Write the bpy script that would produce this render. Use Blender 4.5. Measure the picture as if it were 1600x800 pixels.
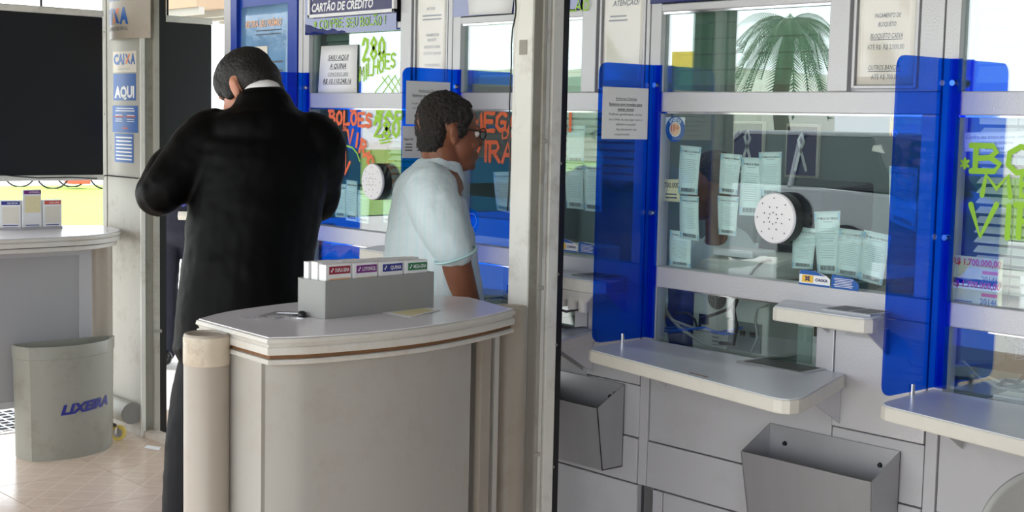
import bpy, math, random
from mathutils import Vector, Matrix
random.seed(7)
sc = bpy.context.scene
col = sc.collection
for _o in list(bpy.data.objects): bpy.data.objects.remove(_o)

# ------------------------------------------------------------------ camera
cam_d = bpy.data.cameras.new('camera'); cam = bpy.data.objects.new('camera', cam_d); col.objects.link(cam)
cam_d.sensor_width = 36.0; cam_d.lens = 2204.0 * 36 / 1600; cam_d.clip_end = 300; cam_d.clip_start = .05
_yaw, _pit, _rol = (math.radians(a) for a in (41.557, 5.402, 1.231))
_d = Vector((-math.cos(_yaw)*math.cos(_pit), math.sin(_yaw)*math.cos(_pit), -math.sin(_pit)))
_r = _d.cross(Vector((0, 0, 1))).normalized(); _u = _r.cross(_d)
_r2 = _r*math.cos(_rol) + _u*math.sin(_rol); _u2 = -_r*math.sin(_rol) + _u*math.cos(_rol)
_m = Matrix((_r2, _u2, -_d)).transposed().to_4x4(); _m.translation = (0, 0, 1.55)
cam.matrix_world = _m; sc.camera = cam

# ------------------------------------------------------------------ sky, sun, exposure
w = bpy.data.worlds.new('overcast_sky'); sc.world = w; w.use_nodes = True
nt = w.node_tree; bg = nt.nodes['Background']
bg.inputs[0].default_value = (.90, .95, 1.0, 1); bg.inputs[1].default_value = 3.8
sun_d = bpy.data.lights.new('hazy_sun', 'SUN'); sun = bpy.data.objects.new('hazy_sun', sun_d); col.objects.link(sun)
sun_d.energy = 4.0; sun_d.angle = math.radians(12); sun_d.color = (1, .96, .88)
sun.rotation_euler = (math.radians(38), 0, math.radians(-60))
vs = sc.view_settings; vs.view_transform = 'Standard'; vs.look = 'None'; vs.exposure = 0.0; vs.gamma = 1.0; vs.use_curve_mapping = False

# ------------------------------------------------------------------ materials
def srgb(r, g, b):
    f = lambda c: (c/255/12.92) if c/255 <= .04045 else ((c/255+.055)/1.055)**2.4
    return (f(r), f(g), f(b), 1)
MATS = {}
def mat(name, rgb, rough=.5, metal=0., var=.0, scale=6., bump=0., bscale=60., dirt=None, dirt_amt=.0, dscale=3., spec=.5, stretch=(1, 1, 1), coat=0.):
    if name in MATS: return MATS[name]
    m = bpy.data.materials.new(name); m.use_nodes = True; t = m.node_tree; b = t.nodes['Principled BSDF']
    c = srgb(*rgb); b.inputs['Base Color'].default_value = c
    b.inputs['Roughness'].default_value = rough; b.inputs['Metallic'].default_value = metal
    b.inputs['Specular IOR Level'].default_value = spec
    if coat: b.inputs['Coat Weight'].default_value = coat; b.inputs['Coat Roughness'].default_value = .15
    tc = t.nodes.new('ShaderNodeTexCoord'); mp = t.nodes.new('ShaderNodeMapping'); mp.inputs['Scale'].default_value = stretch
    t.links.new(tc.outputs['Object'], mp.inputs[0]); last = None
    if var:
        n = t.nodes.new('ShaderNodeTexNoise'); n.inputs['Scale'].default_value = scale; n.inputs['Detail'].default_value = 5
        t.links.new(mp.outputs[0], n.inputs[0])
        mx = t.nodes.new('ShaderNodeMix'); mx.data_type = 'RGBA'
        mx.inputs[6].default_value = tuple(x*(1-var) for x in c[:3])+(1,); mx.inputs[7].default_value = tuple(min(1, x*(1+var)) for x in c[:3])+(1,)
        t.links.new(n.outputs[0], mx.inputs[0]); last = mx.outputs[2]
    if dirt:
        n = t.nodes.new('ShaderNodeTexNoise'); n.inputs['Scale'].default_value = dscale; n.inputs['Detail'].default_value = 9; n.inputs['Roughness'].default_value = .7
        t.links.new(mp.outputs[0], n.inputs[0])
        rp = t.nodes.new('ShaderNodeValToRGB'); rp.color_ramp.elements[0].position = .52; rp.color_ramp.elements[1].position = .78
        rp.color_ramp.elements[1].color = (dirt_amt,)*3+(1,)
        t.links.new(n.outputs[0], rp.inputs[0])
        mx = t.nodes.new('ShaderNodeMix'); mx.data_type = 'RGBA'
        if last: t.links.new(last, mx.inputs[6])
        else: mx.inputs[6].default_value = c
        mx.inputs[7].default_value = srgb(*dirt); t.links.new(rp.outputs[0], mx.inputs[0]); last = mx.outputs[2]
    if last: t.links.new(last, b.inputs['Base Color'])
    if bump:
        n = t.nodes.new('ShaderNodeTexNoise'); n.inputs['Scale'].default_value = bscale; n.inputs['Detail'].default_value = 4
        t.links.new(mp.outputs[0], n.inputs[0])
        bp = t.nodes.new('ShaderNodeBump'); bp.inputs['Strength'].default_value = bump; bp.inputs['Distance'].default_value = .01
        t.links.new(n.outputs[0], bp.inputs['Height']); t.links.new(bp.outputs[0], b.inputs['Normal'])
    MATS[name] = m; return m
def glass(name, tint, refl, rough=.0, diff=None, diff_amt=0., bump=0., bscale=3.):
    m = bpy.data.materials.new(name); m.use_nodes = True; t = m.node_tree; t.nodes.clear()
    o = t.nodes.new('ShaderNodeOutputMaterial'); tr = t.nodes.new('ShaderNodeBsdfTransparent'); tr.inputs[0].default_value = tuple(tint)+(1,)
    gl = t.nodes.new('ShaderNodeBsdfGlossy'); gl.inputs['Roughness'].default_value = rough; gl.inputs[0].default_value = (1, 1, 1, 1)
    lw = t.nodes.new('ShaderNodeLayerWeight'); lw.inputs[0].default_value = .5      # Schlick from the facing angle, both sides alike
    pw = t.nodes.new('ShaderNodeMath'); pw.operation = 'POWER'; pw.inputs[1].default_value = 5; t.links.new(lw.outputs['Facing'], pw.inputs[0])
    ma = t.nodes.new('ShaderNodeMath'); ma.operation = 'MULTIPLY_ADD'; ma.inputs[1].default_value = 1-refl; ma.inputs[2].default_value = refl; t.links.new(pw.outputs[0], ma.inputs[0])
    mx = t.nodes.new('ShaderNodeMixShader'); t.links.new(ma.outputs[0], mx.inputs[0]); t.links.new(gl.outputs[0], mx.inputs[2])
    if bump:
        n = t.nodes.new('ShaderNodeTexNoise'); n.inputs['Scale'].default_value = bscale; tc = t.nodes.new('ShaderNodeTexCoord'); t.links.new(tc.outputs['Object'], n.inputs[0])
        bp = t.nodes.new('ShaderNodeBump'); bp.inputs['Strength'].default_value = bump; bp.inputs['Distance'].default_value = .02
        t.links.new(n.outputs[0], bp.inputs['Height']); t.links.new(bp.outputs[0], gl.inputs['Normal'])
    if diff:
        d = t.nodes.new('ShaderNodeBsdfDiffuse'); d.inputs[0].default_value = srgb(*diff)
        m2 = t.nodes.new('ShaderNodeMixShader'); m2.inputs[0].default_value = diff_amt
        t.links.new(tr.outputs[0], m2.inputs[1]); t.links.new(d.outputs[0], m2.inputs[2]); t.links.new(m2.outputs[0], mx.inputs[1])
    else: t.links.new(tr.outputs[0], mx.inputs[1])
    t.links.new(mx.outputs[0], o.inputs[0]); MATS[name] = m; return m
def emit(name, rgb, s):
    m = bpy.data.materials.new(name); m.use_nodes = True; b = m.node_tree.nodes['Principled BSDF']
    b.inputs['Base Color'].default_value = srgb(*rgb); b.inputs['Emission Color'].default_value = srgb(*rgb); b.inputs['Emission Strength'].default_value = s
    MATS[name] = m; return m

mat('booth_paint', (196, 195, 199), .38, .35, var=.05, scale=3, bump=.12, bscale=220, spec=.5)
mat('clad_grey', (178, 177, 181), .45, var=.04, scale=2.5, dirt=(150, 146, 142), dirt_amt=.35, dscale=4)
mat('groove_dark', (58, 58, 62), .8)
mat('shelf_top', (206, 211, 220), .28, var=.05, scale=9)
mat('shelf_edge', (214, 210, 201), .45, var=.05, scale=12, dirt=(170, 150, 120), dirt_amt=.3, dscale=9)
mat('worn_white', (208, 205, 199), .5, var=.06, scale=7, dirt=(170, 148, 118), dirt_amt=.45, dscale=6, bump=.05, bscale=80)
mat('pillar_paint', (226, 225, 219), .5, var=.06, scale=9, dirt=(140, 128, 112), dirt_amt=.6, dscale=7, bump=.06, bscale=50)
mat('column_paint', (174, 171, 162), .5, var=.08, scale=6, dirt=(118, 102, 82), dirt_amt=.75, dscale=6, bump=.08, bscale=40)
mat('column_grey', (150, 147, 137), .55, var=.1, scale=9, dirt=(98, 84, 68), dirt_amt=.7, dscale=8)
mat('black_rubber', (16, 15, 17), .55, var=.2, scale=12)
mat('black_panel', (20, 19, 24), .42, var=.25, scale=3)
mat('table_panel', (172, 168, 162), .5, var=.04, scale=3, dirt=(150, 132, 116), dirt_amt=.45, dscale=7)
mat('table_top', (234, 232, 240), .24, var=.03, scale=6)
mat('post_paint', (168, 158, 146), .42, var=.05, scale=8, dirt=(150, 120, 88), dirt_amt=.5, dscale=7)
mat('rust_brown', (120, 84, 54), .8, var=.3, scale=30)
mat('box_grey', (152, 152, 150), .5, var=.03, scale=20, bump=.04, bscale=200)
mat('steel_bin', (170, 170, 174), .40, .62, var=.07, scale=3, stretch=(6, 6, .6), bump=.02, bscale=60)
mat('chrome', (225, 225, 228), .14, 1.)
mat('steel', (176, 178, 182), .3, .9)
mat('paper', (238, 238, 240), .7, var=.02, scale=10)
mat('paper_aged', (228, 222, 210), .7, var=.04, scale=10)
mat('ticket_paper', (222, 238, 236), .65, var=.02, scale=10)
mat('ticket_edge', (150, 196, 220), .65)
mat('ink', (38, 38, 44), .7)
mat('ink_grey', (92, 98, 102), .7)
mat('ink_pale', (176, 188, 190), .7)
mat('ink_red', (196, 40, 46), .6)
mat('navy', (24, 34, 104), .28, var=.08, scale=4)
mat('navy_sign', (34, 26, 92), .3)
mat('white_ink', (240, 240, 244), .5)
mat('caixa_blue', (18, 88, 168), .4, var=.05, scale=9)
mat('caixa_orange', (224, 116, 52), .4)
mat('frame_blue', (26, 62, 164), .3, var=.06, scale=5)
mat('poster_pale', (116, 158, 200), .2, var=.4, scale=7, bump=.5, bscale=14, coat=.6)
mat('neon_green', (160, 214, 46), .55)
mat('paint_orange', (240, 112, 60), .55)
mat('shoe_black', (14, 13, 14), .35)
mat('speaker_white', (236, 234, 238), .4)
mat('plastic_black', (24, 24, 28), .4)
mat('plastic_beige', (206, 208, 202), .5, var=.03, scale=8)
mat('plastic_grey', (120, 128, 130), .5)
mat('monitor_navy', (22, 28, 44), .4)
mat('cable_grey', (150, 152, 150), .5)
mat('cable_blue', (40, 90, 190), .5)
mat('cloth_blue', (22, 48, 128), .8, var=.15, scale=10, bump=.3, bscale=18)
mat('suit', (4, 4, 5), .5, var=.25, scale=40, bump=.35, bscale=6, spec=.10, stretch=(1, 1, .5))
mat('trouser_dark', (20, 20, 24), .7, var=.15, scale=30, bump=.2, bscale=9, spec=.25)
mat('jeans', (34, 36, 52), .8, var=.2, scale=20, bump=.3, bscale=14)
mat('shirt_white', (212, 226, 231), .75, var=.04, scale=26, bump=.5, bscale=16, stretch=(1, 1, .35))
mat('shirt_seam', (190, 222, 226), .75)
mat('shirt_purple', (70, 74, 160), .75, var=.1, scale=14)
mat('skin_dark', (128, 78, 54), .5, var=.12, scale=22, bump=.05, bscale=90)
mat('skin_tan', (206, 142, 118), .5, var=.08, scale=22)
mat('hair_black', (14, 11, 11), .55, var=.4, scale=60, bump=.5, bscale=120, stretch=(1, 1, 1))
mat('hair_grey', (34, 28, 26), .75, var=.8, scale=90, bump=.9, bscale=110)
mat('eye_white', (226, 220, 214), .3)
mat('trash_plastic', (150, 149, 139), .5, var=.06, scale=3, dirt=(116, 104, 88), dirt_amt=.6, dscale=6)
mat('lix_blue', (40, 44, 132), .5)
mat('caster_yellow', (214, 190, 96), .35)
mat('grass', (132, 168, 62), .9, var=.35, scale=1.6, bump=.4, bscale=8)
mat('pave', (214, 210, 206), .8, var=.06, scale=.8)
mat('desk_panel', (158, 158, 160), .5, var=.04, scale=3)
mat('road', (176, 176, 176), .85, var=.06, scale=.8)
mat('mortar', (150, 132, 112), .9, var=.1, scale=20)
mat('bike_red', (232, 84, 60), .5)
mat('tyre', (30, 30, 34), .7)
mat('bark', (92, 78, 62), .9, var=.3, scale=12, bump=.5, bscale=20, stretch=(1, 1, 4))
mat('palm_leaf', (58, 84, 44), .6, var=.3, scale=6)
mat('car_paint', (150, 156, 158), .2, .3, coat=.8)
mat('car_glass', (30, 36, 40), .08)
mat('far_wall', (226, 224, 216), .8, var=.04, scale=.5)
mat('far_yellow', (226, 186, 60), .6)
mat('roof_under', (150, 146, 138), .8, var=.1, scale=2)
mat('awning_brown', (150, 128, 104), .8, var=.15, scale=3)
mat('booth_in', (128, 142, 140), .8, var=.06, scale=1.5)
mat('booth_dark', (46, 58, 60), .7, var=.1, scale=2)
mat('blind_slat', (206, 212, 204), .5)
mat('louvre', (150, 168, 158), .4)
mat('sticker_yellow', (236, 190, 60), .5)
mat('ball_yellow', (240, 206, 90), .5)
mat('slip_yellow', (236, 224, 180), .6, var=.05, scale=60)
mat('h_red', (150, 34, 54), .5); mat('h_purple', (122, 40, 128), .5); mat('h_blue', (44, 50, 136), .5); mat('h_green', (40, 122, 74), .5); mat('h_coral', (216, 96, 84), .5)
mat('peach', (240, 190, 150), .6)
mat('money_print', (206, 204, 164), .6, var=.3, scale=22)
mat('concrete_curb', (190, 180, 168), .8, var=.1, scale=20, dirt=(120, 88, 62), dirt_amt=.6, dscale=9)
mat('tape', (196, 184, 166), .25, var=.2, scale=22, dirt=(120, 86, 56), dirt_amt=.7, dscale=16)
emit('lamp_white', (235, 245, 240), 16.0)
glass('window_glass', (.935, .985, .98), .10)
glass('upper_glass', (.80, .90, .87), .20, bump=.03, bscale=2.)
glass('blue_acrylic', (.04, .33, .90), .012, diff=(8, 66, 210), diff_amt=.05)
glass('clear_film', (.97, .97, .97), .04, rough=.10)
glass('header_film', (.30, .40, .72), .10, diff=(40, 58, 140), diff_amt=.55, bump=.12, bscale=5)
glass('lens', (.9, .9, .9), .04)

# tile: tan ceramic with a paler diamond net printed in it
def tile_mat():
    m = mat('floor_tile', (220, 198, 180), .2, var=.09, scale=7, dirt=(150, 118, 92), dirt_amt=.35, dscale=2.2)
    t = m.node_tree; b = t.nodes['Principled BSDF']; src = b.inputs['Base Color'].links[0].from_socket
    tc = t.nodes.new('ShaderNodeTexCoord'); sp = t.nodes.new('ShaderNodeSeparateXYZ'); t.links.new(tc.outputs['Object'], sp.inputs[0])
    outs = []
    for sgn in (1, -1):
        a = t.nodes.new('ShaderNodeMath'); a.operation = 'MULTIPLY_ADD'; a.inputs[1].default_value = sgn
        t.links.new(sp.outputs[0], a.inputs[0]); t.links.new(sp.outputs[1], a.inputs[2])
        p = t.nodes.new('ShaderNodeMath'); p.operation = 'PINGPONG'; p.inputs[1].default_value = .0833
        t.links.new(a.outputs[0], p.inputs[0])
        l = t.nodes.new('ShaderNodeMath'); l.operation = 'LESS_THAN'; l.inputs[1].default_value = .009; t.links.new(p.outputs[0], l.inputs[0]); outs.append(l)
    mx = t.nodes.new('ShaderNodeMath'); mx.operation = 'MAXIMUM'; t.links.new(outs[0].outputs[0], mx.inputs[0]); t.links.new(outs[1].outputs[0], mx.inputs[1])
    mu = t.nodes.new('ShaderNodeMath'); mu.operation = 'MULTIPLY'; mu.inputs[1].default_value = .4; t.links.new(mx.outputs[0], mu.inputs[0])
    c = t.nodes.new('ShaderNodeMix'); c.data_type = 'RGBA'; t.links.new(mu.outputs[0], c.inputs[0]); t.links.new(src, c.inputs[6]); c.inputs[7].default_value = srgb(236, 220, 202)
    t.links.new(c.outputs[2], b.inputs['Base Color'])
tile_mat()
def stripe(name, rot, scale, colr, amt):      # woven stripes for the pale shirt
    m = MATS[name]; t = m.node_tree; b = t.nodes['Principled BSDF']; src = b.inputs['Base Color'].links[0].from_socket
    tc = t.nodes.new('ShaderNodeTexCoord'); mp = t.nodes.new('ShaderNodeMapping'); mp.inputs['Rotation'].default_value = (0, 0, rot); t.links.new(tc.outputs['Object'], mp.inputs[0])
    wv = t.nodes.new('ShaderNodeTexWave'); wv.bands_direction = 'X'; wv.inputs['Scale'].default_value = scale; wv.inputs['Distortion'].default_value = 1.2; wv.inputs['Detail'].default_value = 1; t.links.new(mp.outputs[0], wv.inputs[0])
    rp = t.nodes.new('ShaderNodeValToRGB'); rp.color_ramp.elements[0].position = .80; rp.color_ramp.elements[1].position = .97; rp.color_ramp.elements[1].color = (amt,)*3+(1,); t.links.new(wv.outputs[0], rp.inputs[0])
    mx = t.nodes.new('ShaderNodeMix'); mx.data_type = 'RGBA'; t.links.new(rp.outputs[0], mx.inputs[0]); t.links.new(src, mx.inputs[6]); mx.inputs[7].default_value = srgb(*colr); t.links.new(mx.outputs[2], b.inputs['Base Color'])
stripe('shirt_white', math.radians(-48), 11.0, (196, 224, 230), .5)

# ------------------------------------------------------------------ mesh helpers
class MB:
    def __init__(s): s.v = []; s.f = []
    def add(s, v, f):
        n = len(s.v); s.v += [tuple(p) for p in v]; s.f += [tuple(i+n for i in q) for q in f]; return s
    def box(s, x0, x1, y0, y1, z0, z1):
        x0, x1 = min(x0, x1), max(x0, x1); y0, y1 = min(y0, y1), max(y0, y1); z0, z1 = min(z0, z1), max(z0, z1)
        return s.add([(x0,y0,z0),(x1,y0,z0),(x1,y1,z0),(x0,y1,z0),(x0,y0,z1),(x1,y0,z1),(x1,y1,z1),(x0,y1,z1)],
                     [(0,3,2,1),(4,5,6,7),(0,1,5,4),(1,2,6,5),(2,3,7,6),(3,0,4,7)])
    def hexa(s, a, b):      # bottom quad a, top quad b (same winding)
        return s.add(list(a)+list(b), [(3,2,1,0),(4,5,6,7),(0,1,5,4),(1,2,6,5),(2,3,7,6),(3,0,4,7)])
    def loft(s, rings, cap=True, closed=True):
        n = len(rings[0]); v = [p for r in rings for p in r]; f = []
        for i in range(len(rings)-1):
            for j in range(n if closed else n-1):
                k = (j+1) % n; f.append((i*n+j, i*n+k, (i+1)*n+k, (i+1)*n+j))
        if cap: f += [tuple(range(n))[::-1], tuple((len(rings)-1)*n+j for j in range(n))]
        return s.add(v, f)
    def prism(s, poly, z0, z1): return s.loft([[(x, y, z0) for x, y in poly], [(x, y, z1) for x, y in poly]])
    def wallprism(s, poly, y0, y1): return s.loft([[(x, y1, z) for x, z in poly], [(x, y0, z) for x, z in poly]])
    def sideprism(s, poly, x0, x1): return s.loft([[(x0, y, z) for y, z in poly], [(x1, y, z) for y, z in poly]])
    def tube(s, pts, r, n=8, cap=True):
        pts = [Vector(p) for p in pts]; rings = []; up = None
        rs = r if isinstance(r, (list, tuple)) else [r]*len(pts)
        for i, p in enumerate(pts):
            t = (pts[min(i+1, len(pts)-1)] - pts[max(i-1, 0)]).normalized()
            if up is None: up = Vector((0, 0, 1)) if abs(t.z) < .9 else Vector((1, 0, 0))
            a = t.cross(up).normalized(); up = a.cross(t).normalized()
            rings.append([p + (a*math.cos(2*math.pi*k/n) + up*math.sin(2*math.pi*k/n))*rs[i] for k in range(n)])
        return s.loft(rings, cap)
    def cyl(s, a, b, r0, r1=None, n=24): return s.tube([a, b], [r0, r0 if r1 is None else r1], n)
    def lathe(s, c, prof, n=32):     # prof: (r,z)
        return s.loft([[(c[0]+r*math.cos(2*math.pi*k/n), c[1]+r*math.sin(2*math.pi*k/n), c[2]+z) for k in range(n)] for r, z in prof])
    def ell(s, c, r, ax=None, nu=20, nv=12):
        c = Vector(c); ax = ax or (Vector((1,0,0)), Vector((0,1,0)), Vector((0,0,1))); rings = []
        for i in range(nv+1):
            th = math.pi*(i/nv)*.996 + .006; rings.append([c + ax[0]*(r[0]*math.sin(th)*math.cos(2*math.pi*k/nu)) + ax[1]*(r[1]*math.sin(th)*math.sin(2*math.pi*k/nu)) - ax[2]*(r[2]*math.cos(th)) for k in range(nu)])
        return s.loft(rings)
    def limb(s, pts, rad, side, n=20):   # smooth sweep, elliptical section (a along side, b across)
        P_ = [Vector(p) for p in pts]; A = [q if isinstance(q, (tuple, list)) else (q, q) for q in rad]
        fine = []; K = 5
        for i in range(len(P_)-1):
            p0 = P_[max(i-1, 0)]; p1 = P_[i]; p2 = P_[i+1]; p3 = P_[min(i+2, len(P_)-1)]
            for k in range(K):
                t = k/K; q = .5*((2*p1)+(p2-p0)*t+(2*p0-5*p1+4*p2-p3)*t*t+(3*p1-p0-3*p2+p3)*t**3)
                fine.append((q, A[i][0]*(1-t)+A[i+1][0]*t, A[i][1]*(1-t)+A[i+1][1]*t))
        fine.append((P_[-1],)+tuple(A[-1])); rings = []; side = Vector(side)
        def ring(c, t, a, b):
            sv = (side - t*side.dot(t)).normalized(); bv = t.cross(sv)
            return [c + sv*(a*math.cos(2*math.pi*k/n)) + bv*(b*math.sin(2*math.pi*k/n)) for k in range(n)]
        m = len(fine)
        for i, (c, a, b) in enumerate(fine):
            t = (fine[min(i+1, m-1)][0]-fine[max(i-1, 0)][0]).normalized()
            if i == 0:
                for e in (.15, .5, .8): rings.append(ring(c - t*min(a, b)*math.sqrt(1-e*e)*.8, t, a*e, b*e))
            rings.append(ring(c, t, a, b))
            if i == m-1:
                for e in (.8, .5, .15): rings.append(ring(c + t*min(a, b)*math.sqrt(1-e*e)*.8, t, a*e, b*e))
        return s.loft(rings)
    def text(s, body, fn, x0, x1, y0, y1, shear=0., bold=0., fit=True, align='C'):
        """lettering mapped through fn(u,v); fitted into the box x0..x1, y0..y1 (cap height y1-y0)"""
        v, f, wd = text_geo(body, shear, bold)
        h = y1-y0; sx = (x1-x0)/wd if fit else h
        if not fit:
            off = {'C': (x0+x1)/2-wd*h/2, 'L': x0, 'R': x1-wd*h}[align]
        else: off = x0
        return s.add([fn(off+p[0]*sx, y0+p[1]*h) for p in v], f)
    def mesh(s, name): 
        me = bpy.data.meshes.new(name); me.from_pydata(s.v, [], s.f); me.validate(); me.update(); return me
_tc = {}
def text_geo(body, shear=0., bold=0.):
    k = (body, shear, bold)
    if k in _tc: return _tc[k]
    cu = bpy.data.curves.new('lettering', 'FONT'); cu.body = body; cu.resolution_u = 2; cu.shear = shear; cu.offset = bold; cu.fill_mode = 'FRONT' if hasattr(cu, 'fill_mode') else cu.fill_mode
    o = bpy.data.objects.new('lettering', cu); col.objects.link(o)
    me = bpy.data.meshes.new_from_object(o.evaluated_get(bpy.context.evaluated_depsgraph_get()))
    v = [(p.co.x, p.co.y) for p in me.vertices]; f = [tuple(q.vertices) for q in me.polygons]
    bpy.data.objects.remove(o); bpy.data.curves.remove(cu); bpy.data.meshes.remove(me)
    x0 = min(p[0] for p in v); x1 = max(p[0] for p in v); H = .70
    v = [((p[0]-x0)/H, p[1]/H) for p in v]
    _tc[k] = (v, f, (x1-x0)/H); return _tc[k]

def link_mesh(name, me, m, parent=None, smooth=None, bevel=0., loc=None):
    o = bpy.data.objects.new(name, me); col.objects.link(o)
    if m and not me.materials: me.materials.append(MATS[m])
    if smooth is not None:
        me.shade_smooth()
        if smooth < 179: me.set_sharp_from_angle(angle=math.radians(smooth))
    if bevel:
        b = o.modifiers.new('edge', 'BEVEL'); b.width = bevel; b.segments = 2; b.limit_method = 'ANGLE'; b.angle_limit = math.radians(50)
    if parent: o.parent = parent
    if loc is not None: o.location = loc
    return o
def wloc(o):
    v = Vector(o.location); p = o.parent
    while p: v = v + Vector(p.location); p = p.parent
    return v
SMALL = {'print', 'fine_print', 'bold_print', 'sound_holes', 'barcode', 'white_print', 'heading', 'lettering', 'number_print', 'chain', 'bristles'}   # print and holes of a pixel or two
def part(name, mb, m, parent, smooth=None, bevel=0.):
    """mb is in world coordinates; parent chain is unrotated"""
    if name in SMALL: kind = 'stuff'
    else: kind = None
    l = wloc(parent); mb.v = [(p[0]-l.x, p[1]-l.y, p[2]-l.z) for p in mb.v]
    o = link_mesh(name, mb.mesh(name), m, parent, smooth, bevel)
    if kind: o['kind'] = kind
    return o
def tag(o, label=None, cat=None, group=None, kind=None):
    if label: o['label'] = label
    if cat: o['category'] = cat
    if group: o['group'] = group
    if kind: o['kind'] = kind
    return o
def thing(name, label, cat, loc, group=None):
    o = bpy.data.objects.new(name, None); o.empty_display_size = .05; col.objects.link(o); o.location = loc; return tag(o, label, cat, group)
def single(name, mb, m, label, cat, loc, group=None, smooth=None, bevel=0.):
    mb.v = [(p[0]-loc[0], p[1]-loc[1], p[2]-loc[2]) for p in mb.v]
    return tag(link_mesh(name, mb.mesh(name), m, None, smooth, bevel, loc), label, cat, group)
def struct(name, loc=(0, 0, 0)):
    o = bpy.data.objects.new(name, None); o.empty_display_size = .05; col.objects.link(o); o.location = loc; o['kind'] = 'structure'; return o
def struct_mesh(name, mb, m, smooth=None, bevel=0.):
    o = link_mesh(name, mb.mesh(name), m, None, smooth, bevel); o['kind'] = 'structure'; return o
def copy_of(o, parent, loc):
    c = o.copy(); col.objects.link(c); c.parent = parent; c.location = loc; return c
def wallfn(Y): return lambda a, b: (a, Y, b)
def quadfn(tl, tr, bl, br, Y, bulge=0.):
    """bilinear map on a wall plane; corners are (x,z); u,v in 0..1 with v up"""
    def fn(a, b):
        x = (bl[0]*(1-a)+br[0]*a)*(1-b)+(tl[0]*(1-a)+tr[0]*a)*b; z = (bl[1]*(1-a)+br[1]*a)*(1-b)+(tl[1]*(1-a)+tr[1]*a)*b
        return (x, Y - bulge*math.sin(math.pi*min(1, max(0, b)))*.6 - bulge*math.cos(math.pi*a)*.4, z)
    return fn
def patch(fn, nu=1, nv=6, th=.0006):
    m = MB(); g = [[fn(i/nu, j/nv) for i in range(nu+1)] for j in range(nv+1)]; n = (nu+1)*(nv+1)
    v = [p for r in g for p in r]; v2 = [(p[0], p[1]+th, p[2]) for p in v]; f = []
    for j in range(nv):
        for i in range(nu):
            a = j*(nu+1)+i; q = (a, a+1, a+nu+2, a+nu+1); f.append(q); f.append(tuple(x+n for x in q[::-1]))
    ed = [i for i in range(nu+1)] + [j*(nu+1)+nu for j in range(1, nv+1)] + [nv*(nu+1)+i for i in range(nu-1, -1, -1)] + [j*(nu+1) for j in range(nv-1, 0, -1)]
    for k in range(len(ed)): a, b = ed[k], ed[(k+1) % len(ed)]; f.append((b, a, a+n, b+n))
    return m.add(v+v2, f)
def quad(m, fn, x0, x1, y0, y1): return m.add([fn(x0, y0), fn(x1, y0), fn(x1, y1), fn(x0, y1)], [(0, 1, 2, 3)])
def rrect(x0, x1, y0, y1, r, n=5, corners=(1, 1, 1, 1)):
    out = []
    for i, (cx, cy, a) in enumerate(((x1-r, y0+r, -90), (x1-r, y1-r, 0), (x0+r, y1-r, 90), (x0+r, y0+r, 180))):
        if corners[i]: out += [(cx+r*math.cos(math.radians(a+90*k/n)), cy+r*math.sin(math.radians(a+90*k/n))) for k in range(n+1)]
        else: out.append(((x1, y0), (x1, y1), (x0, y1), (x0, y0))[i])
    return out
# hand-painted lettering: strokes in a unit box
ST = {'A': [[(0,0),(.5,1),(1,0)],[(.2,.38),(.82,.38)]], 'B': [[(.05,0),(.05,1)],[(-.15,1),(.7,1),(.85,.78),(.6,.55),(.05,.5)],[(.6,.55),(1,.3),(.8,.02),(-.1,0)]],
 'C': [[(1,.9),(.5,1),(.1,.7),(.05,.3),(.4,0),(1,.1)]], 'D': [[(.05,0),(.05,1),(.6,.95),(1,.55),(.7,.08),(.05,0)]], 'E': [[(1,1),(.05,1),(.05,0),(1,0)],[(.05,.52),(.8,.52)]],
 'G': [[(1,.85),(.6,1),(.1,.7),(.05,.25),(.4,0),(.9,.08),(.95,.45),(.55,.45)]], 'H': [[(0,0),(.05,1)],[(.95,0),(1,1)],[(0,.5),(1,.5)]], 'I': [[(.5,0),(.5,1)]],
 'L': [[(.1,1),(.05,0),(1,.05)]], 'M': [[(0,0),(.12,1),(.5,.35),(.88,1),(1,0)]], 'N': [[(0,0),(.05,1),(.95,0),(1,1)]],
 'O': [[(.5,1),(.1,.75),(.05,.3),(.4,0),(.8,.1),(1,.5),(.85,.88),(.5,1)]], 'P': [[(.05,0),(.05,1),(.75,1),(.95,.75),(.7,.5),(.05,.48)]],
 'R': [[(.05,0),(.05,1)],[(-.12,1),(.75,1),(.92,.76),(.65,.52),(.05,.48)],[(.4,.5),(1,0)]], 'S': [[(.95,.85),(.6,1),(.15,.85),(.2,.6),(.8,.42),(.9,.18),(.5,0),(.05,.12)]],
 'U': [[(.05,1),(.05,.25),(.4,0),(.85,.15),(.95,1)]], 'V': [[(0,1),(.42,0),(1,1.05)]], '0': [[(.5,1),(.12,.7),(.12,.25),(.5,0),(.88,.25),(.88,.72),(.5,1)]],
 '2': [[(.05,.75),(.3,1),(.8,.92),(.8,.6),(.05,0),(1,.04)]], '8': [[(.5,.52),(.12,.75),(.5,1),(.88,.78),(.5,.52),(.05,.25),(.5,0),(.95,.25),(.5,.52)]],
 '!': [[(.5,1),(.5,.32)],[(.5,.1),(.5,.04)]], '*': [[(.5,.2),(.5,.9)],[(.15,.35),(.85,.75)],[(.15,.75),(.85,.35)]], '~': [[(.0,1.12),(.3,1.28),(.65,1.12),(1,1.3)]], "'": [[(.3,1.15),(.7,1.35)]],
 'h': [[(.1,1),(.05,0)],[(.05,.4),(.5,.6),(.85,.4),(.9,0)]]}
_bn = [0]
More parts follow.
